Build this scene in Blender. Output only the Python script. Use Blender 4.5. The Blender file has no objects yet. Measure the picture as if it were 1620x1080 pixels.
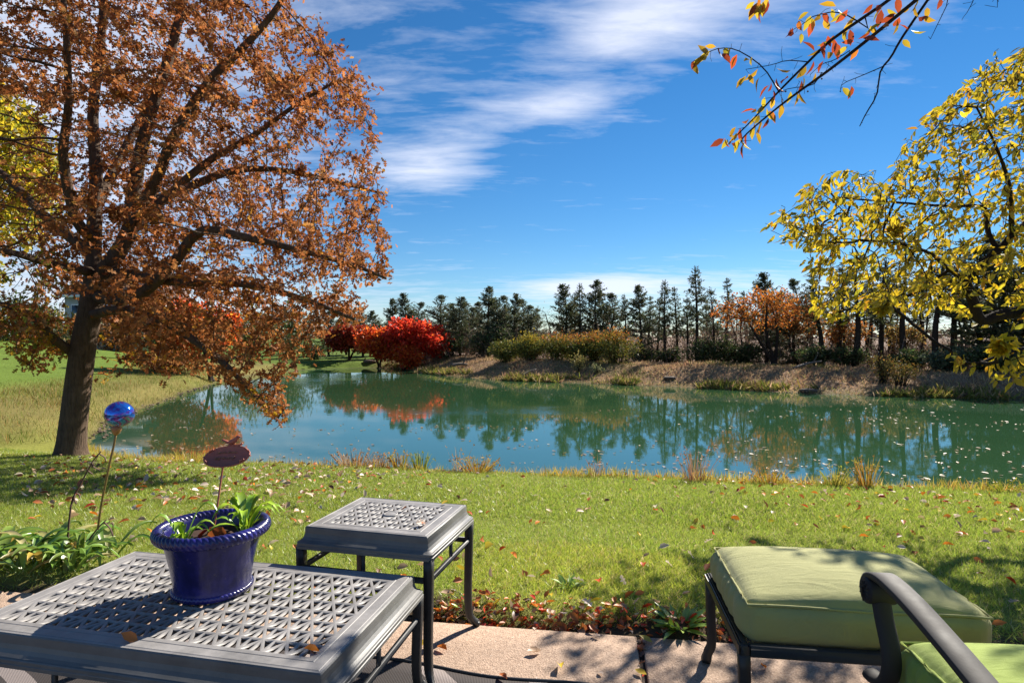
import bpy, math
import numpy as np
from mathutils import Vector, Matrix

# ------------------------------------------------------------------ camera, world, sun, exposure
scene = bpy.context.scene
COL = scene.collection
F_PX, CX, HY, CAM_H = 950.0, 810.0, 532.0, 1.25      # focal length and horizon in photo pixels (1620 x 1080)

cam_data = bpy.data.cameras.new('camera')
cam_data.sensor_width = 36.0
cam_data.lens = 36.0 * F_PX / 1620.0
cam_data.shift_y = -(540.0 - HY) / 1620.0
cam_data.clip_start = 0.05
cam_data.clip_end = 6000.0
cam = bpy.data.objects.new('camera', cam_data)
COL.objects.link(cam)
cam.location = (0, 0, CAM_H)
cam.rotation_euler = (math.radians(90), 0, 0)
scene.camera = cam

SUN_AZ, SUN_EL = math.radians(40.0), math.radians(35.0)   # azimuth clockwise from +Y
SUN_DIR = Vector((math.sin(SUN_AZ) * math.cos(SUN_EL), math.cos(SUN_AZ) * math.cos(SUN_EL), math.sin(SUN_EL)))
sun_data = bpy.data.lights.new('sun', 'SUN')
sun_data.energy = 3.8
sun_data.angle = math.radians(0.53)
sun_data.color = (1.0, 0.93, 0.82)
sun = bpy.data.objects.new('sun', sun_data)
COL.objects.link(sun)
sun.rotation_euler = SUN_DIR.to_track_quat('Z', 'Y').to_euler()

scene.view_settings.view_transform = 'Standard'
scene.view_settings.look = 'None'
scene.view_settings.gamma = 1.0
scene.view_settings.use_curve_mapping = False
scene.view_settings.exposure = 1.5
scene.cycles.use_denoising = True
scene.cycles.max_bounces = 8
scene.cycles.transparent_max_bounces = 8
scene.cycles.caustics_reflective = False
scene.cycles.caustics_refractive = False
scene.cycles.sample_clamp_indirect = 6.0

world = bpy.data.worlds.new('World')
scene.world = world
world.use_nodes = True


class NT:
    """tiny helper round a node tree"""
    def __init__(self, tree):
        self.t = tree
        tree.nodes.clear()

    def n(self, kind, **kw):
        nd = self.t.nodes.new(kind)
        for k, v in kw.items():
            setattr(nd, k, v)
        return nd

    def link(self, a, b):
        self.t.links.new(a, b)

    def put(self, sock, v):
        if hasattr(v, 'is_output'):
            self.t.links.new(v, sock)
        else:
            sock.default_value = v

    def math(self, op, a, b=None, c=None, clamp=False):
        nd = self.n('ShaderNodeMath', operation=op, use_clamp=clamp)
        self.put(nd.inputs[0], a)
        if b is not None:
            self.put(nd.inputs[1], b)
        if c is not None:
            self.put(nd.inputs[2], c)
        return nd.outputs[0]

    def mix(self, fac, a, b, blend='MIX'):
        nd = self.n('ShaderNodeMix', data_type='RGBA', blend_type=blend)
        self.put(nd.inputs[0], fac)
        self.put(nd.inputs[6], a)
        self.put(nd.inputs[7], b)
        return nd.outputs[2]

    def ramp(self, fac, stops, interp='LINEAR'):
        nd = self.n('ShaderNodeValToRGB')
        nd.color_ramp.interpolation = interp
        els = nd.color_ramp.elements
        while len(els) < len(stops):
            els.new(0.5)
        for e, (p, c) in zip(els, stops):
            e.position = p
            e.color = c if len(c) == 4 else (*c, 1)
        self.put(nd.inputs[0], fac)
        return nd.outputs[0]

    def noise(self, vec, scale, detail=4.0, rough=0.55, distort=0.0):
        nd = self.n('ShaderNodeTexNoise')
        if vec is not None:
            self.link(vec, nd.inputs['Vector'])
        nd.inputs['Scale'].default_value = scale
        nd.inputs['Detail'].default_value = detail
        nd.inputs['Roughness'].default_value = rough
        nd.inputs['Distortion'].default_value = distort
        return nd.outputs[0]

    def mapping(self, vec, loc=(0, 0, 0), rot=(0, 0, 0), scale=(1, 1, 1)):
        nd = self.n('ShaderNodeMapping')
        self.link(vec, nd.inputs[0])
        nd.inputs[1].default_value = loc
        nd.inputs[2].default_value = rot
        nd.inputs[3].default_value = scale
        return nd.outputs[0]


def build_world():
    w = NT(world.node_tree)
    out = w.n('ShaderNodeOutputWorld')
    bg = w.n('ShaderNodeBackground')
    bg.inputs[1].default_value = 0.051
    sky = w.n('ShaderNodeTexSky', sky_type='NISHITA', sun_disc=False)
    sky.sun_elevation = SUN_EL
    sky.sun_rotation = SUN_AZ
    sky.altitude = 200
    sky.air_density = 1.0
    sky.dust_density = 0.0
    sky.ozone_density = 8.0
    hs = w.n('ShaderNodeHueSaturation')
    hs.inputs['Saturation'].default_value = 1.17
    hs.inputs['Value'].default_value = 1.0
    w.link(sky.outputs[0], hs.inputs['Color'])
    gm = w.n('ShaderNodeGamma'); gm.inputs[1].default_value = 1.0
    w.link(hs.outputs[0], gm.inputs[0])
    base = w.mix(1.0, gm.outputs[0], (0.86, 0.83, 0.78, 1), 'MULTIPLY')
    tc = w.n('ShaderNodeTexCoord')
    sep = w.n('ShaderNodeSeparateXYZ')
    w.link(tc.outputs['Generated'], sep.inputs[0])
    x, y, z = sep.outputs
    az = w.math('MULTIPLY', w.math('ARCTAN2', x, y), 57.2958)
    el = w.math('MULTIPLY', w.math('ARCSINE', z), 57.2958)
    # high cirrus seen on a flat layer overhead
    zz = w.math('ADD', w.math('MAXIMUM', z, 0.0), 0.10)
    px = w.math('DIVIDE', x, zz)
    py = w.math('DIVIDE', y, zz)
    comb = w.n('ShaderNodeCombineXYZ')
    w.link(px, comb.inputs[0]); w.link(py, comb.inputs[1])
    streak = w.mapping(comb.outputs[0], rot=(0, 0, math.radians(8)), scale=(0.6, 1.9, 1))
    n1 = w.noise(streak, 2.3, 8, 0.64, 0.5)
    n2 = w.noise(w.mapping(comb.outputs[0], loc=(3, 1, 0), rot=(0, 0, math.radians(-12)), scale=(1, 2.2, 1)), 5.0, 5, 0.6, 0.3)
    fib = w.math('ADD', w.math('MULTIPLY', n1, 0.62), w.math('MULTIPLY', n2, 0.38))

    def bank(a0, e0, sa, se, amp, tilt=0.0):
        da = w.math('SUBTRACT', az, a0)
        de = w.math('SUBTRACT', w.math('SUBTRACT', el, e0), w.math('MULTIPLY', da, tilt))
        q = w.math('ADD', w.math('POWER', w.math('DIVIDE', da, sa), 2.0), w.math('POWER', w.math('DIVIDE', de, se), 2.0))
        return w.math('MULTIPLY', w.math('EXPONENT', w.math('MULTIPLY', q, -1.0)), amp)
    banks = [(12.5, 27.5, 10, 4.2, 0.46, 0.20), (3, 20.8, 8, 1.3, 0.38, 0.03), (-8.0, 15.8, 5.5, 2.4, 0.42, 0.10),
             (8, 4.7, 7, 0.9, 0.62, 0.03), (-38, 18, 20, 17, 0.44, 0.0), (-9, 27, 8, 4, 0.12, 0.0),
             (33, 29, 12, 5, 0.26, 0.0), (33, 3.2, 26, 2.6, 0.36, 0.0), (-30, 3, 22, 2.5, 0.25, 0.0),
             (24.5, 19.3, 4, 0.8, 0.12, 0.0)]
    cover = None
    for b in banks:
        v = bank(*b)
        cover = v if cover is None else w.math('ADD', cover, v)
    # the sky behind and overhead carries the same thin cirrus
    far_side = w.math('MULTIPLY', w.math('MULTIPLY_ADD', y, -0.5, 0.5, clamp=True), 0.16)
    cover = w.math('ADD', cover, far_side)
    dens = w.math('SUBTRACT', w.math('ADD', fib, cover), 0.585)
    mask = w.math('MULTIPLY', w.math('SMOOTH_MAX', w.math('MULTIPLY', dens, 2.2, clamp=True), 0.0, 0.05), 0.80)
    mask = w.math('MULTIPLY', mask, w.math('MULTIPLY', w.math('ADD', z, 0.005), 60.0, clamp=True))
    col = w.mix(mask, base, (7.0, 7.3, 8.3, 1))
    w.link(col, bg.inputs[0])
    w.link(bg.outputs[0], out.inputs[0])


build_world()

# ------------------------------------------------------------------ helpers: geometry
RNG = np.random.default_rng(7)


def P(px, py, d):
    """point of the place that the photograph shows at (px, py), d metres in front of the camera"""
    return np.array([(px - CX) / F_PX * d, d, CAM_H + (HY - py) / F_PX * d])


def mesh(name, V, F, mat=None, col=None, smooth=False):
    """F: one array (n,3)/(n,4) or a list of such arrays / lists of index tuples"""
    V = np.asarray(V, dtype=np.float32).reshape(-1, 3)
    if isinstance(F, np.ndarray):
        F = [F]
    tot, loops = [], []
    for a in F:
        if isinstance(a, np.ndarray):
            tot.append(np.full(len(a), a.shape[1], dtype=np.int32))
            loops.append(a.astype(np.int32).ravel())
        else:
            tot.append(np.array([len(t) for t in a], dtype=np.int32))
            loops.append(np.array([i for t in a for i in t], dtype=np.int32))
    tot = np.concatenate(tot); loops = np.concatenate(loops)
    me = bpy.data.meshes.new(name)
    me.vertices.add(len(V)); me.vertices.foreach_set('co', V.ravel())
    me.loops.add(len(loops)); me.loops.foreach_set('vertex_index', loops)
    me.polygons.add(len(tot))
    start = np.zeros(len(tot), dtype=np.int32); start[1:] = np.cumsum(tot)[:-1]
    me.polygons.foreach_set('loop_start', start)
    me.polygons.foreach_set('loop_total', tot)
    if smooth:
        me.polygons.foreach_set('use_smooth', np.ones(len(tot), dtype=bool))
    me.update(calc_edges=True)
    if col is not None:
        col = np.asarray(col, dtype=np.float32)
        if col.ndim == 1:
            col = np.tile(col, (len(V), 1))
        c4 = np.ones((len(V), 4), dtype=np.float32); c4[:, :3] = col[:, :3]
        at = me.color_attributes.new('Col', 'FLOAT_COLOR', 'POINT')
        at.data.foreach_set('color', c4.ravel())
    if mat is not None:
        for m in (mat if isinstance(mat, (list, tuple)) else [mat]):
            me.materials.append(m)
    return me


def obj(name, me, parent=None, loc=(0, 0, 0), rot=None):
    o = bpy.data.objects.new(name, me)
    COL.objects.link(o)
    o.location = loc
    if rot is not None:
        o.rotation_euler = rot
    if parent is not None:
        o.parent = parent
    return o


def tag(o, label, cat, group=None):
    o['label'] = label
    o['category'] = cat
    if group:
        o['group'] = group
    return o


def thing(name, label, cat, loc=(0, 0, 0), rz=0.0, group=None):
    o = bpy.data.objects.new(name, None)
    o.empty_display_size = 0.1
    COL.objects.link(o)
    o.location = loc
    o.rotation_euler = (0, 0, rz)
    return tag(o, label, cat, group)


def structure(o):
    o['kind'] = 'structure'
    return o


def stuff(o):
    o['kind'] = 'stuff'
    return o


class Geo:
    """collects pieces of ONE mesh"""
    def __init__(self):
        self.V, self.F, self.C, self.n = [], [], [], 0

    def add(self, V, F, col=None):
        V = np.asarray(V, dtype=np.float64).reshape(-1, 3)
        if not isinstance(F, (list, tuple)):
            F = [F]
        for f in F:
            self.F.append(np.asarray(f, dtype=np.int64) + self.n)
        self.V.append(V)
        if col is not None:
            c = np.asarray(col, dtype=np.float64)
            self.C.append(np.tile(c, (len(V), 1)) if c.ndim == 1 else c)
        self.n += len(V)
        return self

    def mesh(self, name, mat, smooth=False, offset=None):
        V = np.concatenate(self.V)
        if offset is not None:
            V = V - np.asarray(offset)
        C = np.concatenate(self.C) if self.C else None
        return mesh(name, V, self.F, mat, C, smooth)


def box(cx, cy, cz, sx, sy, sz, bev=0.0):
    """box with optional chamfered edges"""
    if bev <= 0:
        s = np.array([[x, y, z] for z in (-1, 1) for y in (-1, 1) for x in (-1, 1)], float) * 0.5
        V = s * (sx, sy, sz) + (cx, cy, cz)
        Fq = np.array([[0, 2, 3, 1], [4, 5, 7, 6], [0, 1, 5, 4], [2, 6, 7, 3], [0, 4, 6, 2], [1, 3, 7, 5]])
        return V, [Fq]
    hx, hy, hz = sx / 2, sy / 2, sz / 2
    V, idx = [], {}
    for X in (-1, 1):
        for Y in (-1, 1):
            for Z in (-1, 1):
                for ax in range(3):
                    p = [X * (hx - bev), Y * (hy - bev), Z * (hz - bev)]
                    p[ax] = (X * hx, Y * hy, Z * hz)[ax]
                    idx[(X, Y, Z, ax)] = len(V)
                    V.append((p[0] + cx, p[1] + cy, p[2] + cz))
    q, t = [], []
    def quad(a, b, c, d):
        q.append([idx[a], idx[b], idx[c], idx[d]])
    for s in (-1, 1):
        quad(*[(s, a, b, 0) for a, b in ((-1, -1), (1, -1), (1, 1), (-1, 1))][::s])
        quad(*[(a, s, b, 1) for a, b in ((-1, -1), (-1, 1), (1, 1), (1, -1))][::s])
        quad(*[(a, b, s, 2) for a, b in ((-1, -1), (1, -1), (1, 1), (-1, 1))][::s])
    for X in (-1, 1):
        for Y in (-1, 1):
            quad((X, Y, -1, 0), (X, Y, 1, 0), (X, Y, 1, 1), (X, Y, -1, 1))
            quad((X, -1, Y, 0), (X, 1, Y, 0), (X, 1, Y, 2), (X, -1, Y, 2))
            quad((-1, X, Y, 1), (1, X, Y, 1), (1, X, Y, 2), (-1, X, Y, 2))
            for Z in (-1, 1):
                t.append([idx[(X, Y, Z, 0)], idx[(X, Y, Z, 1)], idx[(X, Y, Z, 2)]])
    return np.array(V), [np.array(q), np.array(t)]


def frames(pts):
    pts = np.asarray(pts, float)
    T = np.gradient(pts, axis=0)
    T /= np.linalg.norm(T, axis=1)[:, None] + 1e-9
    m = np.abs(T.mean(axis=0))
    ref = np.zeros(3); ref[np.argmin(m)] = 1
    N = np.cross(T, ref); N /= np.linalg.norm(N, axis=1)[:, None] + 1e-9
    B = np.cross(T, N)
    return T, N, B


def tube(pts, rad, sides=6, caps=True):
    pts = np.asarray(pts, float)
    n = len(pts)
    rad = np.broadcast_to(np.asarray(rad, float), (n,))
    T, N, B = frames(pts)
    a = np.linspace(0, 2 * np.pi, sides, endpoint=False)
    V = (pts[:, None, :] + rad[:, None, None] * (np.cos(a)[None, :, None] * N[:, None, :] + np.sin(a)[None, :, None] * B[:, None, :])).reshape(-1, 3)
    i = np.arange(n - 1)[:, None] * sides
    j = np.arange(sides)[None, :]
    k = (j + 1) % sides
    Fq = np.stack([i + j, i + k, i + sides + k, i + sides + j], -1).reshape(-1, 4)
    out = [Fq]
    if caps:
        V = np.concatenate([V, pts[:1], pts[-1:]])
        c0, c1 = n * sides, n * sides + 1
        jj = np.arange(sides); kk = (jj + 1) % sides
        out.append(np.concatenate([np.stack([np.full(sides, c0), kk, jj], -1),
                                   np.stack([np.full(sides, c1), (n - 1) * sides + jj, (n - 1) * sides + kk], -1)]))
    return V, out


def sweep(pts, prof, side, caps=True):
    """sweep a closed profile (k,2) along pts; profile x runs along the fixed vector 'side', y along side x tangent"""
    pts = np.asarray(pts, float); prof = np.asarray(prof, float)
    T = np.gradient(pts, axis=0); T /= np.linalg.norm(T, axis=1)[:, None]
    S = np.asarray(side, float); S = S / np.linalg.norm(S)
    U = np.cross(S[None, :], T); U /= np.linalg.norm(U, axis=1)[:, None]
    n, k = len(pts), prof.shape[-2]
    pr = prof if prof.ndim == 3 else np.tile(prof, (n, 1, 1))
    V = (pts[:, None, :] + pr[..., 0:1] * S[None, None, :] + pr[..., 1:2] * U[:, None, :]).reshape(-1, 3)
    i = np.arange(n - 1)[:, None] * k
    j = np.arange(k)[None, :]; kk = (j + 1) % k
    out = [np.stack([i + j, i + kk, i + k + kk, i + k + j], -1).reshape(-1, 4)]
    if caps:
        V = np.concatenate([V, V[:k].mean(0)[None], V[(n - 1) * k:n * k].mean(0)[None]])
        jj = np.arange(k); k2 = (jj + 1) % k
        out.append(np.concatenate([np.stack([np.full(k, n * k), k2, jj], -1),
                                   np.stack([np.full(k, n * k + 1), (n - 1) * k + jj, (n - 1) * k + k2], -1)]))
    return V, out


def lathe(prof, seg=48, mod=None):
    prof = np.asarray(prof, float)
    n = len(prof)
    a = np.linspace(0, 2 * np.pi, seg, endpoint=False)
    V = np.stack([prof[:, None, 0] * np.cos(a)[None], prof[:, None, 0] * np.sin(a)[None], np.tile(prof[:, None, 1], (1, seg))], -1).reshape(-1, 3)
    i = np.arange(n - 1)[:, None] * seg
    j = np.arange(seg)[None]; k = (j + 1) % seg
    return V, [np.stack([i + j, i + k, i + seg + k, i + seg + j], -1).reshape(-1, 4)]


def smoothpath(pts, n=24):
    """Catmull-Rom through points"""
    p = np.asarray(pts, float)
    p = np.concatenate([2 * p[:1] - p[1:2], p, 2 * p[-1:] - p[-2:-1]])
    m = len(p) - 3
    t = np.linspace(0, m - 1e-6, n)
    i = t.astype(int); f = (t - i)[:, None]
    a, b, c, d = p[i], p[i + 1], p[i + 2], p[i + 3]
    return 0.5 * (2 * b + (c - a) * f + (2 * a - 5 * b + 4 * c - d) * f ** 2 + (3 * b - a - 3 * c + d) * f ** 3)


def unit(v):
    return v / (np.linalg.norm(v, axis=-1, keepdims=True) + 1e-9)


def rotz(V, a):
    c, s = math.cos(a), math.sin(a)
    V = np.asarray(V, float)
    return np.stack([V[..., 0] * c - V[..., 1] * s, V[..., 0] * s + V[..., 1] * c, V[..., 2]], -1)


def wob(x, y, s=1.0, seed=0):
    """cheap smooth noise in about -1..1"""
    r = np.random.default_rng(1000 + seed)
    out = 0
    for k in range(5):
        a = r.uniform(0, 2 * np.pi); f = s * (0.6 + 0.45 * k); ph = r.uniform(0, 6.28)
        out = out + np.sin((x * np.cos(a) + y * np.sin(a)) * f + ph + 0.8 * np.sin((x * np.sin(a) - y * np.cos(a)) * f * 0.7 + ph * 2)) / (1 + 0.35 * k)
    return out / 2.9


def sstep(a, b, x):
    t = np.clip((x - a) / (b - a), 0, 1)
    return t * t * (3 - 2 * t)


# leaf templates: unit length along +Y, blade facing +Z
def leaf_ellipse(w=0.24, fold=0.06, curl=0.12):
    V = np.array([[0, 0, 0], [-w * .8, .3, fold], [0, .3, 0], [w * .8, .3, fold], [-w * .85, .62, fold * .9], [0, .62, 0], [w * .85, .62, fold * .9], [0, 1, 0]], float)
    V[:, 2] -= curl * V[:, 1] ** 2
    return V, [np.array([[1, 2, 5, 4], [2, 3, 6, 5]]), np.array([[0, 2, 1], [0, 3, 2], [4, 5, 7], [5, 6, 7]])]


def leaf_oak(fold=0.08, curl=0.2):
    half = [[(0, .0), (.25, .22), (.10, .40), (0, .34)], [(0, .34), (.38, .56), (.14, .68), (0, .64)], [(0, .64), (.26, .84), (.10, .98), (0, 1)]]
    V, Fq = [], []
    for s in (-1, 1):
        for qd in half:
            b = len(V)
            V += [[s * x, y, fold * abs(x) * 3 - curl * y * y] for x, y in qd]
            Fq.append([b, b + 1, b + 2, b + 3] if s > 0 else [b + 3, b + 2, b + 1, b])
    return np.array(V, float), [np.array(Fq)]


def leaf_diamond(w=0.32):
    V = np.array([[0, 0, 0], [w, .5, .07], [0, 1, 0], [-w, .5, .07]], float)
    return V, [np.array([[0, 1, 2, 3]])]


def leaf_blade(w=0.06):
    V = np.array([[-w, 0, 0], [w, 0, 0], [w * .7, .55, 0.02], [-w * .7, .55, 0.02], [0, 1, -.06]], float)
    return V, [np.array([[0, 1, 2, 3]]), np.array([[3, 2, 4]])]


def scatter(tmpl, pos, direc, size, rng, roll=None, up=None):
    """many copies of a template: pos (n,3), direc (n,3) = leaf axis, size (n)"""
    V, Fs = tmpl
    n, k = len(pos), len(V)
    Y = unit(np.asarray(direc, float))
    R = rng.normal(size=(n, 3)) if up is None else up + rng.normal(size=(n, 3)) * (0.35 if roll is None else roll)
    X = unit(np.cross(Y, R)); Z = np.cross(X, Y)
    s = np.broadcast_to(np.asarray(size, float), (n,))[:, None, None]
    W = pos[:, None, :] + s * (V[None, :, 0:1] * X[:, None, :] + V[None, :, 1:2] * Y[:, None, :] + V[None, :, 2:3] * Z[:, None, :])
    off = (np.arange(n) * k)[:, None, None]
    return W.reshape(-1, 3), [(f[None] + off).reshape(-1, f.shape[1]) for f in Fs]


def palette(n, cols, weights, rng, jit=0.18):
    cols = np.asarray(cols, float)
    i = rng.choice(len(cols), n, p=np.asarray(weights, float) / np.sum(weights))
    c = cols[i] * (1 + rng.normal(size=(n, 1)) * jit) * (1 + rng.normal(size=(n, 3)) * jit * 0.25)
    return np.clip(c, 0.004, 0.9)


def rep(c, k):
    return np.repeat(c, k, axis=0)


# ------------------------------------------------------------------ materials
MATS = {}


def mat_new(name):
    m = bpy.data.materials.new(name)
    m.use_nodes = True
    return m, NT(m.node_tree)


def principled(nt, col, rough=0.5, metal=0.0, spec=0.5, bump=None, bump_s=0.2, bump_d=0.01, coat=0.0, ior=None):
    out = nt.n('ShaderNodeOutputMaterial')
    b = nt.n('ShaderNodeBsdfPrincipled')
    nt.put(b.inputs['Base Color'], col if hasattr(col, 'is_output') or len(col) == 4 else (*col, 1))
    nt.put(b.inputs['Roughness'], rough)
    b.inputs['Metallic'].default_value = metal
    b.inputs['Specular IOR Level'].default_value = spec
    b.inputs['Coat Weight'].default_value = coat
    if ior:
        b.inputs['IOR'].default_value = ior
    if bump is not None:
        bp = nt.n('ShaderNodeBump')
        bp.inputs['Strength'].default_value = bump_s
        bp.inputs['Distance'].default_value = bump_d
        nt.link(bump, bp.inputs['Height'])
        nt.link(bp.outputs[0], b.inputs['Normal'])
    nt.link(b.outputs[0], out.inputs[0])
    return b


def leaf_mat(name, trans=0.4, gloss=0.06, rough=0.45, tint=(1, 1, 1)):
    """leaf colour from the leaf itself, light passing through"""
    m, nt = mat_new(name)
    out = nt.n('ShaderNodeOutputMaterial')
    at = nt.n('ShaderNodeAttribute', attribute_name='Col')
    col = at.outputs['Color']
    d = nt.n('ShaderNodeBsdfDiffuse'); nt.link(col, d.inputs[0])
    t = nt.n('ShaderNodeBsdfTranslucent')
    tc = nt.mix(1.0, col, (*tint, 1), 'MULTIPLY')
    nt.link(tc, t.inputs[0])
    mx = nt.n('ShaderNodeMixShader'); mx.inputs[0].default_value = trans
    nt.link(d.outputs[0], mx.inputs[1]); nt.link(t.outputs[0], mx.inputs[2])
    g = nt.n('ShaderNodeBsdfGlossy'); g.inputs['Roughness'].default_value = rough
    m2 = nt.n('ShaderNodeMixShader'); m2.inputs[0].default_value = gloss
    nt.link(mx.outputs[0], m2.inputs[1]); nt.link(g.outputs[0], m2.inputs[2])
    nt.link(m2.outputs[0], out.inputs[0])
    MATS[name] = m
    return m


def make_materials():
    leaf_mat('grass_blade', 0.5, 0.05, 0.4)
    leaf_mat('dry_grass', 0.4, 0.02, 0.6)
    leaf_mat('oak_leaf', 0.50, 0.012, 0.5)
    leaf_mat('maple_leaf', 0.60, 0.02, 0.5)
    leaf_mat('yellow_leaf', 0.6, 0.04, 0.45)
    leaf_mat('needles', 0.35, 0.03, 0.5)
    leaf_mat('shrub_leaf', 0.35, 0.03, 0.5)
    leaf_mat('fallen_leaf', 0.25, 0.05, 0.45)
    leaf_mat('plant_leaf', 0.35, 0.09, 0.35)

    # ground sheet: soil and turf colour stored on the ground, broken up by noise
    m, nt = mat_new('ground')
    at = nt.n('ShaderNodeAttribute', attribute_name='Col')
    geo = nt.n('ShaderNodeNewGeometry')
    n1 = nt.noise(geo.outputs['Position'], 0.9, 6, 0.65)
    n2 = nt.noise(geo.outputs['Position'], 14.0, 5, 0.7)
    v = nt.math('MULTIPLY', nt.math('ADD', nt.math('MULTIPLY', n1, 1.0), 0.5), nt.math('ADD', nt.math('MULTIPLY', n2, 1.3), 0.35))
    col = nt.mix(1.0, at.outputs['Color'], nt.ramp(nt.math('MULTIPLY', v, 0.5), [(0, (.25, .25, .25)), (1, (1.75, 1.75, 1.75))]), 'MULTIPLY')
    principled(nt, col, 0.95, spec=0.1, bump=n2, bump_s=0.6, bump_d=0.05)
    MATS['ground'] = m

    # pond: murky green water with still stretches and wind ripples
    m, nt = mat_new('water')
    geo = nt.n('ShaderNodeNewGeometry')
    pos = geo.outputs['Position']
    fine = nt.noise(nt.mapping(pos, scale=(1.0, 1.6, 1)), 3.2, 4, 0.55, 0.2)
    swell = nt.noise(nt.mapping(pos, rot=(0, 0, 0.5), scale=(0.7, 1.2, 1)), 0.9, 3, 0.5)
    ripple = nt.noise(nt.mapping(pos, rot=(0, 0, -0.2), scale=(1.0, 2.2, 1)), 5.5, 3, 0.6, 0.4)
    sep = nt.n('ShaderNodeSeparateXYZ'); nt.link(pos, sep.inputs[0])

    def gust(x0, y0, sx, sy, tilt=0.0):
        dx = nt.math('SUBTRACT', sep.outputs[0], x0)
        dy = nt.math('SUBTRACT', nt.math('SUBTRACT', sep.outputs[1], y0), nt.math('MULTIPLY', dx, tilt))
        q = nt.math('ADD', nt.math('POWER', nt.math('DIVIDE', dx, sx), 2.0), nt.math('POWER', nt.math('DIVIDE', dy, sy), 2.0))
        return nt.math('EXPONENT', nt.math('MULTIPLY', q, -1.0))
    g = nt.math('ADD', gust(-8.5, 28.0, 3.2, 2.6, 0.15), gust(0.2, 16.3, 2.6, 0.9, 0.10))
    patch = nt.noise(nt.mapping(pos, scale=(0.25, 0.7, 1)), 1.1, 3, 0.6)
    g = nt.math('MULTIPLY', g, nt.math('MULTIPLY', nt.math('SUBTRACT', patch, 0.36), 5.0, clamp=True), clamp=True)
    h = nt.math('ADD', nt.math('ADD', nt.math('MULTIPLY', fine, 0.10), nt.math('MULTIPLY', swell, 0.30)), nt.math('MULTIPLY', nt.math('MULTIPLY', ripple, g), 1.9))
    murk = nt.noise(nt.mapping(pos, scale=(0.3, 0.5, 1)), 0.6, 3, 0.5)
    col = nt.mix(murk, (0.022, 0.068, 0.028, 1), (0.036, 0.092, 0.040, 1))
    b = principled(nt, col, 0.03, spec=0.5, bump=h, bump_s=0.06, bump_d=0.06, ior=2.2)
    MATS['water'] = m

    # bark
    for nm, c1, c2 in (('oak_bark', (.050, .034, .024), (.19, .130, .090)), ('dark_bark', (.016, .012, .010), (.055, .040, .030)), ('cedar_bark', (.022, .016, .012), (.075, .052, .038))):
        m, nt = mat_new(nm)
        tc = nt.n('ShaderNodeTexCoord')
        st = nt.mapping(tc.outputs['Object'], scale=(1, 1, 0.16))
        v = nt.noise(st, 30, 5, 0.7, 0.5)
        v2 = nt.noise(tc.outputs['Object'], 6, 4, 0.6)
        r = nt.ramp(v, [(0.32, c1), (0.7, c2)])
        col = nt.mix(0.45, r, nt.ramp(v2, [(0.3, c1), (0.8, c2)]))
        principled(nt, col, 0.9, spec=0.15, bump=v, bump_s=1.0, bump_d=0.035)
        MATS[nm] = m

    # patio concrete: brownish exposed aggregate
    m, nt = mat_new('patio_concrete')
    tc = nt.n('ShaderNodeTexCoord')
    o = tc.outputs['Object']
    big = nt.noise(o, 2.2, 5, 0.6)
    mid = nt.noise(o, 30, 4, 0.7)
    vor = nt.n('ShaderNodeTexVoronoi'); vor.inputs['Scale'].default_value = 190
    nt.link(o, vor.inputs['Vector'])
    grit = nt.ramp(vor.outputs['Color'], [(0.15, (.17, .118, .088)), (0.5, (.37, .268, .195)), (0.93, (.46, .352, .272)), (1.0, (.70, .62, .56))])
    col = nt.mix(0.42, grit, nt.ramp(mid, [(0.3, (.24, .168, .128)), (0.7, (.50, .355, .265))]))
    col = nt.mix(1.0, col, nt.ramp(big, [(0.28, (.74, .72, .70)), (0.45, (1.08, 1.06, 1.03)), (0.72, (1.22, 1.18, 1.13))]), 'MULTIPLY')
    principled(nt, col, 0.85, spec=0.25, bump=vor.outputs['Distance'], bump_s=0.5, bump_d=0.004)
    MATS['patio_concrete'] = m

    # powder coated furniture metal; table tops weathered grey, sunlit sheen added to the colour
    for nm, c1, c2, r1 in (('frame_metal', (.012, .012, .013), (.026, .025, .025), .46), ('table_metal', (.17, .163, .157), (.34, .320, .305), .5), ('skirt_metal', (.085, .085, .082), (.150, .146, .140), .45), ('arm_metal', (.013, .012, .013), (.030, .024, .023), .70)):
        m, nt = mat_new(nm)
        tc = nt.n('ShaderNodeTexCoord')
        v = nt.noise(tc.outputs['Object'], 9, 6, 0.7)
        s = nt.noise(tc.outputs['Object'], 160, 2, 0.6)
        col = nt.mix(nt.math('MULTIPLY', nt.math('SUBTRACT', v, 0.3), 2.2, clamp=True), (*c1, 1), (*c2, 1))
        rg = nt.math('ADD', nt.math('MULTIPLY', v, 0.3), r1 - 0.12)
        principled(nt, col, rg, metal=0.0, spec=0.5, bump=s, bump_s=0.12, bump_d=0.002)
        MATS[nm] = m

    # blue glaze
    m, nt = mat_new('blue_glaze')
    tc = nt.n('ShaderNodeTexCoord')
    v = nt.noise(tc.outputs['Object'], 4.2, 6, 0.62, 0.5)
    v2 = nt.noise(tc.outputs['Object'], 60, 3, 0.6)
    col = nt.ramp(v, [(0.30, (.005, .006, .030)), (0.46, (.011, .011, .085)), (0.62, (.028, .026, .19)), (0.74, (.070, .050, .20))])
    col = nt.mix(nt.math('MULTIPLY', nt.math('SUBTRACT', v2, 0.66), 6, clamp=True), col, (.16, .12, .10, 1))
    principled(nt, col, 0.26, spec=0.5, bump=v2, bump_s=0.12, bump_d=0.003, coat=0.12)
    MATS['blue_glaze'] = m

    # glass gazing globe: dark blue with violet and teal swirls
    m, nt = mat_new('globe_glass')
    tc = nt.n('ShaderNodeTexCoord')
    v = nt.noise(nt.mapping(tc.outputs['Object'], scale=(9, 9, 14)), 1.0, 3, 0.5, 2.5)
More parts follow.
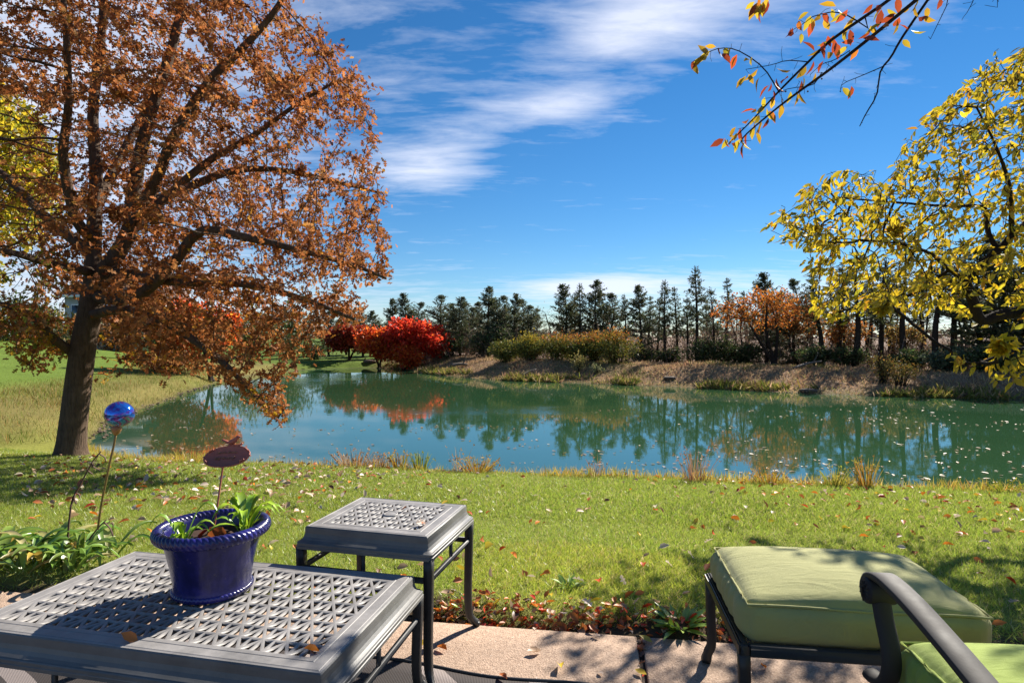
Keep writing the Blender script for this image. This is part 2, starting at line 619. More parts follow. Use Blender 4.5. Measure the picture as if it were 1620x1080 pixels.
    col = nt.ramp(v, [(0.30, (.02, .10, .50)), (0.45, (.03, .22, .75)), (0.54, (.10, .05, .42)), (0.62, (.32, .05, .38)), (0.74, (.03, .40, .50))])
    b = principled(nt, col, 0.09, metal=0.75, spec=0.6, coat=0.6)
    MATS['globe_glass'] = m

    for nm, c, r, mt in (('copper', (.33, .155, .075), .45, .35), ('rusty_iron', (.36, .105, .07), .5, .0), ('stake_brass', (.26, .17, .07), .5, .4), ('soil', (.045, .022, .014), .95, 0), ('joint_dirt', (.035, .022, .016), .95, 0), ('dead_stem', (.085, .045, .03), .8, 0), ('white_trim', (.75, .75, .73), .6, 0), ('roof_shingle', (.15, .10, .09), .85, 0), ('house_siding', (.42, .40, .38), .8, 0), ('window_glass', (.03, .035, .045), .08, 0), ('pebble', (.12, .085, .06), .9, 0), ('log_wood', (.16, .13, .10), .85, 0), ('rope_dark', (.03, .03, .05), .3, 0)):
        m, nt = mat_new(nm)
        tc = nt.n('ShaderNodeTexCoord')
        v = nt.noise(tc.outputs['Object'], 26, 5, 0.65)
        col = nt.mix(v, tuple(0.6 * x for x in c) + (1,), tuple(min(1, 1.4 * x) for x in c) + (1,))
        principled(nt, col, r, metal=mt, spec=0.4, bump=v, bump_s=0.25, bump_d=0.006)
        MATS[nm] = m

    # cushion cloth: woven, sun bleached and a little grimy
    for nm, c1, c2, c3 in (('cushion_cloth', (.335, .330, .115), (.385, .375, .150), (.25, .235, .075)), ('seat_cloth', (.27, .355, .05), (.31, .395, .07), (.20, .26, .04))):
        m, nt = mat_new(nm)
        tc = nt.n('ShaderNodeTexCoord')
        o = tc.outputs['Object']
        v = nt.noise(o, 7, 5, 0.65)
        stain = nt.noise(nt.mapping(o, loc=(3, 2, 1)), 16, 4, 0.6)
        wv = nt.n('ShaderNodeTexWave', bands_direction='X'); wv.inputs['Scale'].default_value = 260; nt.link(o, wv.inputs['Vector'])
        wv2 = nt.n('ShaderNodeTexWave', bands_direction='Y'); wv2.inputs['Scale'].default_value = 260; nt.link(o, wv2.inputs['Vector'])
        cloth = nt.math('MULTIPLY', wv.outputs['Fac'], wv2.outputs['Fac'])
        col = nt.mix(v, (*c1, 1), (*c2, 1))
        col = nt.mix(nt.math('MULTIPLY', nt.math('SUBTRACT', stain, 0.58), 2.5, clamp=True), col, (*c3, 1))
        crease = nt.noise(nt.mapping(o, rot=(0, 0, .5), scale=(1, 3.2, 1)), 5.5, 3, .5, 1.2)
        hb = nt.math('ADD', nt.math('MULTIPLY', cloth, 0.15), nt.math('ADD', nt.math('MULTIPLY', v, 1.0), nt.math('MULTIPLY', crease, 2.2)))
        b = principled(nt, col, 0.82, spec=0.25, bump=hb, bump_s=0.38, bump_d=0.012)
        b.inputs['Sheen Weight'].default_value = 0.15
        MATS[nm] = m

    # outdoor rug: dark woven mesh with a pale swirling pattern
    m, nt = mat_new('rug_weave')
    tc = nt.n('ShaderNodeTexCoord')
    o = tc.outputs['Object']
    wx = nt.n('ShaderNodeTexWave', bands_direction='X'); wx.inputs['Scale'].default_value = 55; nt.link(o, wx.inputs['Vector'])
    wy = nt.n('ShaderNodeTexWave', bands_direction='Y'); wy.inputs['Scale'].default_value = 55; nt.link(o, wy.inputs['Vector'])
    knit = nt.math('MULTIPLY', wx.outputs['Fac'], wy.outputs['Fac'])
    sw = nt.n('ShaderNodeTexWave', wave_type='BANDS', bands_direction='DIAGONAL'); sw.inputs['Scale'].default_value = 1.6; sw.inputs['Distortion'].default_value = 3.0; sw.inputs['Detail'].default_value = 0.0
    nt.link(o, sw.inputs['Vector'])
    pale = nt.math('GREATER_THAN', sw.outputs['Fac'], 0.90)
    col = nt.mix(pale, (.085, .068, .062, 1), (.50, .42, .39, 1))
    col = nt.mix(nt.math('MULTIPLY', nt.math('SUBTRACT', 1.0, knit), 0.75), col, (.016, .014, .014, 1))
    principled(nt, col, 0.75, spec=0.3, bump=knit, bump_s=0.6, bump_d=0.004)
    MATS['rug_weave'] = m


make_materials()

# ------------------------------------------------------------------ the lie of the land
WATER_Z = -0.75
YAW = math.radians(-8.4)                          # patio grain against the view
UX, UY = math.cos(YAW), math.sin(YAW)
EDGE_V, JOINT_U = 2.572, 0.16


def to_uv(x, y):
    return x * UX + y * UY, -x * UY + y * UX


def from_uv(u, v):
    return u * UX - v * UY, u * UY + v * UX


POND = np.array([(9, 6.9), (14, 7.0), (19.5, 10), (20, 16), (15.8, 19), (12.9, 19.8), (10, 21.1), (6.25, 23.75), (2.46, 26), (-.28, 26.9), (-2.8, 29.7),
                 (-5.0, 32.8), (-6.2, 36.5), (-9, 38.2), (-12.5, 36.5), (-13.6, 31), (-12.6, 25), (-11, 19.4), (-9.7, 14.8), (-8.5, 12.1), (-7.2, 10.5),
                 (-5.4, 9.35), (-2, 8.65), (1.8, 8.0), (5.6, 7.4)], float)
for _ in range(2):
    a, b = POND, np.roll(POND, -1, axis=0)
    POND = np.stack([a * .75 + b * .25, a * .25 + b * .75], 1).reshape(-1, 2)


def pond_sd(x, y):
    """signed distance to the shoreline, positive on land"""
    x = np.asarray(x, float); y = np.asarray(y, float)
    best = np.full(x.shape, 1e9); inside = np.zeros(x.shape, bool)
    A, B = POND, np.roll(POND, -1, axis=0)
    for (ax, ay), (bx, by) in zip(A, B):
        ex, ey = bx - ax, by - ay
        t = np.clip(((x - ax) * ex + (y - ay) * ey) / (ex * ex + ey * ey), 0, 1)
        best = np.minimum(best, (x - ax - t * ex) ** 2 + (y - ay - t * ey) ** 2)
        c = (ay > y) != (by > y)
        inside ^= c & (x < (bx - ax) * (y - ay) / (by - ay + 1e-12) + ax)
    d = np.sqrt(best)
    d = d + 0.13 * wob(x, y, 2.4, 3) + 0.06 * wob(x, y, 6.0, 4)
    return np.where(inside, -np.sqrt(best) + 0.13 * wob(x, y, 2.4, 3) + 0.06 * wob(x, y, 6.0, 4), d)


def zones(x, y):
    wl = sstep(-6.5, -9.5, x) * sstep(8.0, 12.0, y)
    wf = sstep(11.0, 17.0, y) * (1 - wl)
    wf = np.maximum(wf, sstep(17, 21, x) * (1 - wl))
    return wl, wf, 1 - wl - wf


def terrain(x, y):
    x = np.asarray(x, float); y = np.asarray(y, float)
    sd = pond_sd(x, y)
    wl, wf, wn = zones(x, y)
    u, v = to_uv(x, y)
    near = 0.035 - 0.111 * (np.maximum(v, 2.7) - 2.7)
    near = np.where(v < 2.7, -0.04 + 0.075 * sstep(2.56, 2.7, v), near)
    near = np.maximum(near, -0.60) + 0.012 * wob(x, y, 1.6, 1) * sstep(2.8, 3.6, v)
    near = WATER_Z + (near - WATER_Z) * sstep(-0.05, 0.55, sd)
    back = sstep(38, 32, y)
    left = WATER_Z + 0.30 * sstep(0, 1.0, sd) + (0.02 + 0.085 * back) * np.clip(sd, 0, 26) + 0.06 * wob(x, y, .5, 2) * sstep(0, 3, sd)
    berm = 0.84 * sstep(-0.2, 3.4, sd) * (0.86 + 0.16 * wob(x, y, .35, 5)) - 0.62 * sstep(5.5, 12, sd) + 0.10 * wob(x, y, 1.1, 6) * sstep(0.4, 2, sd)
    berm = berm + 0.004 * np.clip(sd - 30, 0, 200)
    far = WATER_Z + berm
    z = wl * left + wf * far + wn * near
    return np.where(sd < 0, WATER_Z - 0.03 - 0.5 * sstep(0, 2.0, -sd), np.maximum(z, WATER_Z + 0.004 + 0.02 * np.clip(sd, 0, 1)))


def ground_z(x, y):
    return float(terrain(np.array([x]), np.array([y]))[0])


def axis(lo, hi, step, out_lo, out_hi):
    mid = np.arange(lo, hi + 1e-6, step)
    g = [1.25 ** k for k in range(40)]
    up, s = [], hi
    for q in g:
        s += step * q
        up.append(s)
        if s > out_hi:
            break
    dn, s = [], lo
    for q in g:
        s -= step * q
        dn.append(s)
        if s < out_lo:
            break
    return np.concatenate([dn[::-1], mid, up])


def build_ground():
    xs = axis(-24, 24, 0.2, -2500, 2500)
    ys = axis(-2, 46, 0.2, -300, 4000)
    X, Y = np.meshgrid(xs, ys)
    Z = terrain(X, Y)
    sd = pond_sd(X, Y)
    wl, wf, wn = zones(X, Y)
    u, v = to_uv(X, Y)
    # turf, dry bank, brown far bank, harvested field
    green = np.array([.165, .195, .045]); tan = np.array([.17, .145, .045]); brown = np.array([.23, .15, .09])
    field = np.array([.215, .145, .105]); mud = np.array([.070, .055, .036]); hill = np.array([.115, .170, .026])
    nz = wob(X, Y, .9, 8)[..., None]
    def lerp(a, b, t):
        return a * (1 - t) + b * t
    lawn = lerp(green, green * np.array([1.3, 1.15, 1.0]), np.clip(nz * .5 + .5, 0, 1))
    left = lerp(tan, hill, np.clip(sstep(2.0, 4.0, sd + .8 * wob(X, Y, .8, 9)) + .45 * np.clip(wob(X, Y, 1.1, 59), 0, 1), 0, 1)[..., None])
    far = lerp(lerp(np.array([.13, .105, .04]), brown, sstep(.3, 1.1, sd)[..., None]), brown * np.array([1.25, 1.2, 1.0]), np.clip(nz * .6 + .4, 0, 1))
    far = lerp(far, np.array([.085, .090, .030]), (np.clip(wob(X, Y, .55, 12) - .25, 0, 1) * 1.1)[..., None] * sstep(1, 3, sd)[..., None])
    far = lerp(far, field, sstep(9, 14, sd)[..., None])
    backl = sstep(33, 37, Y)[..., None] * wl[..., None]
    left = lerp(left, hill * .8, backl)
    C = wl[..., None] * left + wf[..., None] * far + wn[..., None] * lawn
    C = np.where((sd < .25)[..., None], lerp(mud, C, sstep(-.1, .25, sd)[..., None]), C)
    C = np.where(((v < 2.75) & (wn > .5))[..., None], np.array([.07, .05, .03]), C)
    ny, nx = X.shape
    i = np.arange(ny - 1)[:, None] * nx; j = np.arange(nx - 1)[None]
    Fq = np.stack([i + j, i + j + 1, i + nx + j + 1, i + nx + j], -1).reshape(-1, 4)
    me = mesh('ground', np.stack([X, Y, Z], -1).reshape(-1, 3), Fq, MATS['ground'], C.reshape(-1, 3), smooth=True)
    o = structure(obj('ground', me))
    o['label'] = 'sloping lawn, pond banks and far harvested field'


def build_water():
    c = POND.mean(0)
    ring = POND + (POND - c) / np.linalg.norm(POND - c, axis=1)[:, None] * 0.9
    n = len(ring)
    V = np.concatenate([np.column_stack([ring, np.full(n, WATER_Z)]), [[c[0], c[1], WATER_Z]]])
    idx = np.arange(n)
    F3 = np.stack([np.full(n, n), idx, (idx + 1) % n], -1)
    me = mesh('pond_water', V, F3, MATS['water'])
    o = structure(obj('pond_water', me))
    o['label'] = 'still green pond mirroring the far trees and sky'


def build_patio():
    p = structure(bpy.data.objects.new('patio', None)); COL.objects.link(p)
    p['label'] = 'brown exposed aggregate concrete patio slabs'
    p.rotation_euler = (0, 0, YAW)
    sl, sv = 1.53, 1.6
    rng = np.random.default_rng(2)
    k = 9
    for iu in range(-3, 3):
        for iv in range(3):
            # worn slab: slightly uneven top, rounded arris, skirt going down
            a, b = (sl - .022) / 2, (sv - .022) / 2
            q = np.array([-1, -1 + .008, -.75, -.4, 0, .4, .75, 1 - .008, 1.0])
            X, Y = np.meshgrid(q * a, q * b)
            rim = (np.maximum(np.abs(X) / a, np.abs(Y) / b) > .999)
            Z = np.where(rim, -.006, 0) + rng.normal(size=X.shape) * .0006 - .001 * (iv + 1)
            V = np.stack([X, Y, Z], -1).reshape(-1, 3)
            i = np.arange(k - 1)[:, None] * k; j = np.arange(k - 1)[None]
            q4 = [np.stack([i + j, i + j + 1, i + k + j + 1, i + k + j], -1).reshape(-1, 4)]
            ring = list(range(k)) + [r * k + k - 1 for r in range(1, k)] + [(k - 1) * k + c for c in range(k - 2, -1, -1)] + [r * k for r in range(k - 2, 0, -1)]
            low = V[ring].copy(); low[:, 2] = -.11
            n0, m = len(V), len(ring)
            V = np.concatenate([V, low])
            q4.append(np.array([[ring[(e + 1) % m], ring[e], n0 + e, n0 + (e + 1) % m] for e in range(m)]))
            obj('slab', mesh('slab', V, q4, MATS['patio_concrete']), p, (JOINT_U + sl * (iu + .5), EDGE_V - sv * (iv + .5), 0))
    Vj, Fj = box(JOINT_U, EDGE_V - 2.4, -0.035, 9.2, 4.78, 0.03)
    obj('joint_filling', mesh('joint_filling', Vj, Fj, MATS['joint_dirt']), p)


build_ground()
build_water()
build_patio()

# ------------------------------------------------------------------ trees and shrubs
def colonize(pos, par, A, step, di, dk, maxit=120, trop=(0, 0, 0), rng=RNG):
    """grow twigs from a skeleton (pos, parent index) towards the points A"""
    pos = [np.asarray(p, float) for p in pos]; par = list(par)
    A = np.asarray(A, float).copy()
    near = np.full(len(A), 1e9); who = np.zeros(len(A), int)
    new = list(range(len(pos)))
    trop = np.asarray(trop, float)
    for it in range(maxit):
        Np = np.array([pos[i] for i in new])
        d = np.linalg.norm(A[:, None, :] - Np[None], axis=2)
        k = d.argmin(1); dm = d[np.arange(len(A)), k]
        upd = dm < near
        near[upd] = dm[upd]; who[upd] = np.array(new)[k[upd]]
        keep = near > dk
        A, near, who = A[keep], near[keep], who[keep]
        if len(A) == 0:
            break
        act = near < di
        if not act.any():
            break
        ids, inv = np.unique(who[act], return_inverse=True)
        pts = np.array([pos[i] for i in ids])
        dirs = np.zeros((len(ids), 3))
        np.add.at(dirs, inv, unit(A[act] - pts[inv]))
        dirs = unit(unit(dirs) + trop + rng.normal(size=dirs.shape) * 0.10)
        new = []
        for i, p, dv in zip(ids, pts, dirs):
            new.append(len(pos)); pos.append(p + dv * step); par.append(int(i))
        if len(pos) > 16000:
            break
    return np.array(pos), np.array(par)


def skeleton(limbs):
    """limbs: list of (polyline points (n,3), index of parent limb or None, where on the parent 0..1); returns pos, par, min radius"""
    pos, par, rad, spans = [], [], [], []
    for pts, r0, r1, parent, tpos in limbs:
        s = len(pos)
        pts = np.asarray(pts, float)
        rr = np.linspace(r0, r1, len(pts))
        if parent is None:
            root = -1
        else:
            a, b = spans[parent]
            seg = np.array(pos[a:b])
            root = a + int(np.argmin(np.linalg.norm(seg - pts[0], axis=1)))
        for i, (p, r) in enumerate(zip(pts, rr)):
            pos.append(p); rad.append(r)
            par.append(root if i == 0 else len(pos) - 2)
        spans.append((s, len(pos)))
    return pos, par, np.array(rad)


def radii(par, n, tip, expo, rmin=None):
    r = np.zeros(n)
    for i in range(n - 1, -1, -1):
        r[i] = max(r[i] ** (1 / expo) if r[i] > 0 else 0, tip)
        if rmin is not None and i < len(rmin):
            r[i] = max(r[i], rmin[i])
        if par[i] >= 0 and not (rmin is not None and i < len(rmin) and par[i] < len(rmin)):
            r[par[i]] += r[i] ** expo
    return r


def branch_geo(pos, par, r, base_flare=None, min_r=0.0, sides_big=10):
    n = len(pos)
    kids = [[] for _ in range(n)]
    for i, p in enumerate(par):
        if p >= 0:
            kids[p].append(i)
    g = Geo()
    starts = [i for i in range(n) if par[i] < 0]
    stack = [(s, -1) for s in starts]
    while stack:
        s, frm = stack.pop()
        chain = [frm] if frm >= 0 else []
        i = s
        while True:
            chain.append(i)
            ks = kids[i]
            if not ks:
                break
            b = max(ks, key=lambda q: r[q])
            for q in ks:
                if q != b:
                    stack.append((q, i))
            i = b
        if len(chain) < 2:
            continue
        rr = r[chain].copy()
        if frm >= 0:
            rr[0] = rr[1]
        if rr.max() < min_r:
            continue
        if base_flare and frm < 0:
            rr[:len(base_flare)] *= base_flare
        sides = sides_big if rr.max() > .05 else (6 if rr.max() > .02 else (4 if rr.max() > .008 else 3))
        V, Fs = tube(pos[chain], rr, sides, caps=False)
        g.add(V, Fs)
    return g


def tips_of(par, r, thr):
    return np.where(r < thr)[0]


def mkleaf_objects(parent, name, tmpl, pos, direc, size, cols, mat, rng, k=10, up=None):
    """single leaves: separate objects sharing k leaf meshes of different colours"""
    kc = cols[rng.choice(len(cols), k)]
    mes = [mesh(name, tmpl[0], tmpl[1], mat, c) for c in kc]
    off = np.array(parent.location)
    for p, d, s in zip(pos, direc, size):
        y = unit(np.asarray(d)); up_ = rng.normal(size=3) if up is None else up + rng.normal(size=3) * .5
        x = unit(np.cross(y, up_)); z = np.cross(x, y)
        o = bpy.data.objects.new(name, mes[rng.integers(k)])
        COL.objects.link(o)
        M = Matrix(((x[0] * s, y[0] * s, z[0] * s, p[0] - off[0]), (x[1] * s, y[1] * s, z[1] * s, p[1] - off[1]), (x[2] * s, y[2] * s, z[2] * s, p[2] - off[2]), (0, 0, 0, 1)))
        o.parent = parent
        o.matrix_basis = M


def in_view(p, m=0.0):
    px = CX + F_PX * p[:, 0] / np.maximum(p[:, 1], .01); py = HY - F_PX * (p[:, 2] - CAM_H) / np.maximum(p[:, 1], .01)
    return (p[:, 1] > .3) & (px > -m) & (px < 1620 + m) & (py > -m) & (py < 1080 + m)


def ellipsoid(n, c, rad, rng, lo=0.0):
    d = unit(rng.normal(size=(n, 3)))
    return np.asarray(c) + d * (lo + (1 - lo) * rng.random((n, 1)) ** (1 / 2.2)) * np.asarray(rad)


# ---- the big oak
def build_oak():
    rng = np.random.default_rng(11)
    D = 9.1
    b = P(112, 718, D); b[2] = ground_z(b[0], b[1]) - 0.05
    L = []
    # trunk, two leaders and the main limbs as they stand in the photograph, spread in depth
    trunk = [b, P(114, 690, D), P(122, 620, D), P(133, 540, D), P(143, 490, D), P(146, 462, D)]
    L.append((smoothpath(trunk, 14), .195, .152, None, 0))
    L.append((smoothpath([P(146, 462, D), P(147, 410, D + .05), P(150, 340, D + .2), P(152, 270, D + .3), P(147, 180, D + .5), P(160, 60, D + .7), P(172, -90, D + .7), P(185, -220, D + .6)], 26), .125, .04, 0, 1))
    L.append((smoothpath([P(146, 462, D), P(172, 420, D - .1), P(203, 370, D - .2), P(212, 300, D - .2), P(232, 200, D - .2), P(268, 90, D - .1), P(300, -40, D), P(330, -160, D)], 26), .135, .04, 0, 1))
    L.append((smoothpath([P(203, 370, D - .2), P(245, 290, D - .6), P(275, 215, D - .9), P(330, 130, D - 1.2), P(390, 70, D - 1.3), P(440, 10, D - 1.4), P(470, -60, D - 1.5)], 20), .085, .025, 2, 1))
    L.append((smoothpath([P(160, 440, D), P(200, 432, D - .3), P(270, 445, D - .6), P(350, 447, D - .9), P(420, 455, D - 1.1), P(500, 480, D - 1.2), P(560, 505, D - 1.2)], 20), .085, .02, 0, 1))
    L.append((smoothpath([P(150, 470, D), P(215, 470, D - .5), P(275, 415, D - .9), P(320, 365, D - 1.1), P(400, 378, D - 1.2), P(470, 395, D - 1.2), P(560, 420, D - 1.1), P(610, 440, D - 1.0)], 24), .095, .018, 0, 1))
    L.append((smoothpath([P(203, 370, D - .2), P(260, 315, D + .2), P(330, 255, D + .4), P(400, 215, D + .5), P(470, 165, D + .5), P(530, 130, D + .4)], 20), .08, .018, 2, 1))
    L.append((smoothpath([P(215, 330, D), P(290, 300, D + .8), P(370, 270, D + 1.3), P(450, 270, D + 1.5), P(540, 290, D + 1.4), P(600, 305, D + 1.2)], 20), .085, .02, 2, 1))
    L.append((smoothpath([P(140, 500, D), P(185, 490, D - .5), P(240, 500, D - 1.0), P(310, 540, D - 1.5), P(360, 580, D - 1.8), P(410, 630, D - 1.9), P(440, 660, D - 1.9)], 18), .075, .018, 0, 1))
    L.append((smoothpath([P(118, 560, D), P(85, 535, D - .3), P(50, 500, D - .6), P(0, 480, D - .8), P(-60, 470, D - .9)], 14), .075, .02, 0, 1))
    L.append((smoothpath([P(148, 380, D), P(120, 345, D - .4), P(100, 250, D - .8), P(108, 170, D - 1.1), P(105, 60, D - 1.4), P(95, -60, D - 1.5)], 18), .085, .025, 1, 1))
    L.append((smoothpath([P(145, 400, D), P(80, 350, D + .4), P(20, 290, D + .8), P(-60, 220, D + 1.1), P(-140, 150, D + 1.3)], 16), .09, .025, 1, 1))
    L.append((smoothpath([P(150, 330, D + .2), P(190, 250, D + 1.3), P(240, 150, D + 2.2), P(280, 40, D + 2.8), P(300, -60, D + 3.0)], 16), .09, .025, 1, 1))
    L.append((smoothpath([P(146, 430, D), P(90, 420, D - 1.0), P(20, 400, D - 1.9), P(-60, 390, D - 2.4)], 14), .075, .02, 1, 1))
    L.append((smoothpath([P(150, 460, D), P(190, 450, D + 1.2), P(250, 430, D + 2.2), P(330, 420, D + 2.8)], 14), .085, .02, 0, 1))
    pos, par, rmin = skeleton(L)
    # crown volume: rounded, hanging lower on the pond side
    c = P(190, 215, D)
    A = ellipsoid(6200, c, (4.5, 3.2, 3.9), rng, 0.1)
    A2 = ellipsoid(760, P(330, 505, D - 1.0), (2.2, 1.6, .80), rng)
    A3 = ellipsoid(460, P(398, 612, D - 1.8), (.70, .7, .66), rng)
    A4 = ellipsoid(130, P(60, 540, D - .4), (1.0, .9, .5), rng)
    A5 = ellipsoid(420, P(520, 390, D - .8), (1.05, 1.5, 1.1), rng)
    A = np.concatenate([A, A2, A3, A4, A5])
    px = CX + F_PX * A[:, 0] / A[:, 1]; py = HY - F_PX * (A[:, 2] - CAM_H) / A[:, 1]
    edge = np.interp(py, [-400, 0, 60, 120, 200, 330, 420, 520, 600, 700], [450, 500, 522, 588, 606, 626, 630, 560, 480, 470]) + 10 * np.sin(py * .09)
    low = np.interp(px, [-200, 0, 60, 130, 200, 330, 400, 450, 480, 540, 600, 640], [570, 575, 600, 580, 600, 585, 660, 670, 610, 540, 500, 450])
    ok = (px < edge) & (py < low) & (A[:, 2] < 8.2) & (px > -520) & ~((py > 455) & (px > 90) & (px < 175) & (A[:, 1] < D + .3))
    # open gaps where the sky shows through the real crown
    for gx, gy, gr in ((205, 400, 26), (100, 340, 24), (378, 190, 26), (330, 320, 14), (430, 330, 18), (395, 400, 16), (250, 330, 14), (60, 60, 18), (300, 60, 14), (480, 240, 14), (560, 210, 10), (8, 200, 34), (12, 290, 34), (10, 370, 30), (15, 440, 26), (20, 120, 20)):
        ok &= ((px - gx) / gr) ** 2 + ((py - gy) / (gr * .8)) ** 2 > rng.random(len(A)) * 1.6
    A = A[ok]
    pos, par = colonize(pos, par, A, 0.13, 1.1, 0.22, 70, (0, 0, -.02), rng)
    r = radii(par, len(pos), .0045, 2.5, rmin)
    t = thing('oak_tree', 'large russet oak leaning over the left bank of the pond', 'tree', b + np.array([0, 0, .05]))
    off = np.array(t.location)
    flare = [1.36, 1.16, 1.06, 1.02]
    big = r >= .028
    g = branch_geo(pos, par, r, flare, 0.028, 14)
    obj('trunk', g.mesh('trunk', MATS['oak_bark'], True, off), t)
    # thin twigs apart from the limbs
    kids_small = np.where(r < .028)[0]
    remap = {}
    sp, spar = [], []
    for i in kids_small:
        p = par[i]
        if p not in remap and r[p] >= .028:
            remap[('r', i)] = len(sp); sp.append(pos[p]); spar.append(-1)
            q = len(sp) - 1
        else:
            q = remap.get(p, -1)
        remap[i] = len(sp); sp.append(pos[i]); spar.append(q)
    sp = np.array(sp); spar = np.array(spar)
    sr = np.array([0.0] * len(sp))
    for i in kids_small:
        sr[remap[i]] = r[i]
    for i in range(len(sp)):
        if sr[i] == 0:
            sr[i] = .012
    obj('branches', branch_geo(sp, spar, sr).mesh('branches', MATS['oak_bark'], True, off), t)
    # leaves in bunches on the fine twigs
    ids = np.where(r < .015)[0]
    per = 14
    base = np.repeat(ids, per)
    tdir = unit(pos[base] - pos[par[base]])
    lp = pos[base] - tdir * rng.random((len(base), 1)) * .13 + rng.normal(size=(len(base), 3)) * .055
    ld = tdir * .8 + rng.normal(size=(len(base), 3)) * .65 + np.array([0, 0, -.25])
    clump = wob(pos[base][:, 0] + pos[base][:, 1] * .7, pos[base][:, 2] - pos[base][:, 1] * .5, 2.6, 71)
    keep = rng.random(len(base)) < np.where(r[base] < .010, .70, .30) * np.clip(.92 + .95 * clump, .16, 1.0)
    lp, ld = lp[keep], ld[keep]
    qx = CX + F_PX * lp[:, 0] / lp[:, 1]; qy = HY - F_PX * (lp[:, 2] - CAM_H) / lp[:, 1]
    thin = (qx < 58) & (qx > -200) & (qy > 150) & (qy < 470) & (rng.random(len(lp)) < .72)
    lp, ld = lp[~thin], ld[~thin]
    n = len(lp)
    size = rng.uniform(.05, .105, n)
    cols = [(.405, .150, .045), (.31, .105, .032), (.48, .20, .070), (.20, .074, .027), (.52, .24, .04), (.33, .16, .06)]
    C = palette(n, cols, [.36, .26, .18, .12, .05, .10], rng, .16)
    py = HY - F_PX * (lp[:, 2] - CAM_H) / lp[:, 1]; px = CX + F_PX * lp[:, 0] / lp[:, 1]
    # some twigs kept their yellow and green
    yel = (np.clip(wob(lp[:, 0] * 2, lp[:, 2] * 2 + lp[:, 1], 1.3, 21), 0, 1) > np.where(py > 520, .3, .6)) & (py > 380) & (rng.random(n) < .45)
    C[yel] = palette(int(yel.sum()), [(.46, .27, .02), (.50, .21, .02)], [.6, .4], rng, .12)
    grn = (px < 110) & (py > 400) & (rng.random(n) < .22)
    C[grn] = palette(int(grn.sum()), [(.17, .20, .025), (.36, .27, .03)], [.6, .4], rng, .12)
    vis = in_view(lp, -10)
    app = np.where(vis, size / lp[:, 1], 0) + rng.random(n) * .0025
    top = np.argsort(-app)[:300]
    rest = np.ones(n, bool); rest[top] = False
    tm = leaf_oak()
    mkleaf_objects(t, 'leaf', tm, lp[top], ld[top], size[top], C[top], MATS['oak_leaf'], rng, 14)
    W, Fs = scatter(tm, lp[rest], ld[rest], size[rest], rng)
    o = obj('crown', mesh('crown', W - off, Fs, MATS['oak_leaf'], rep(C[rest], len(tm[0]))), t)
    stuff(o)
    print('oak nodes', len(pos), 'leaves', n)


# ---- round crowned trees (maples and the like)
def leafy_tree(name, label, cat, base, crown_c, crown_r, cols, wts, seed, nleaf=9000, lsize=(.06, .12), stems=3, natt=700, bark='dark_bark', lmat='maple_leaf', trunk_r=.09, group=None, hang=0.0, lo=.35, tmpl=None, spread=.13, step=.22, jit=.2, lumps=9):
    rng = np.random.default_rng(seed)
    base = np.asarray(base, float); cc = np.asarray(crown_c, float); cr = np.asarray(crown_r, float)
    L = []
    for s in range(stems):
        a = 2 * np.pi * s / max(stems, 1) + rng.uniform(0, 1)
        e = cc + np.array([np.cos(a), np.sin(a), 0]) * cr * (.45 if stems > 1 else .05) + np.array([0, 0, cr[2] * .25])
        m = base * .5 + e * .5 + rng.normal(size=3) * .12 * cr; m[2] = base[2] * .45 + e[2] * .55
        L.append((smoothpath([base + np.array([np.cos(a), np.sin(a), 0]) * trunk_r * (.7 if stems > 1 else 0), base * .8 + m * .2, m, e], 12), trunk_r, trunk_r * .3, None, 0))
    pos, par, rmin = skeleton(L)
    # the crown is a heap of lumps so that its outline is uneven
    A = []
    for q in range(lumps):
        d = unit(rng.normal(size=3)); d[2] = abs(d[2]) * .9 - .25
        A.append(ellipsoid(natt // lumps, cc + d * cr * .62, cr * rng.uniform(.34, .52), rng))
    A.append(ellipsoid(natt // 4, cc, cr * .7, rng))
    A = np.concatenate(A)
    A = A[A[:, 2] > base[2] + .15]
    pos, par = colonize(pos, par, A, step, 2.5, step * 1.35, 60, (0, 0, .0), rng)
    r = radii(par, len(pos), .006, 2.3, rmin)
    t = thing(name, label, cat, base, 0, group)
    obj('trunk', branch_geo(pos, par, r, [1.4, 1.15]).mesh('trunk', MATS[bark], True, base), t)
    ids = np.where(r < .02)[0]
    bi = rng.choice(ids, nleaf)
    lp = pos[bi] + rng.normal(size=(nleaf, 3)) * spread
    ld = unit(lp - cc) * .7 + rng.normal(size=(nleaf, 3)) * .7 + np.array([0, 0, -hang])
    tm = tmpl or leaf_diamond(.36)
    rel = np.clip((lp[:, 2] - cc[2]) / cr[2] * .5 + .5, 0, 1)
    cols = np.asarray(cols, float)
    half = len(cols) // 2
    C = palette(nleaf, cols, wts, rng, jit)
    W, Fs = scatter(tm, lp - base, ld, rng.uniform(*lsize, nleaf), rng)
    o = obj('crown', mesh('crown', W, Fs, MATS[lmat], rep(C, len(tm[0]))), t)
    return t


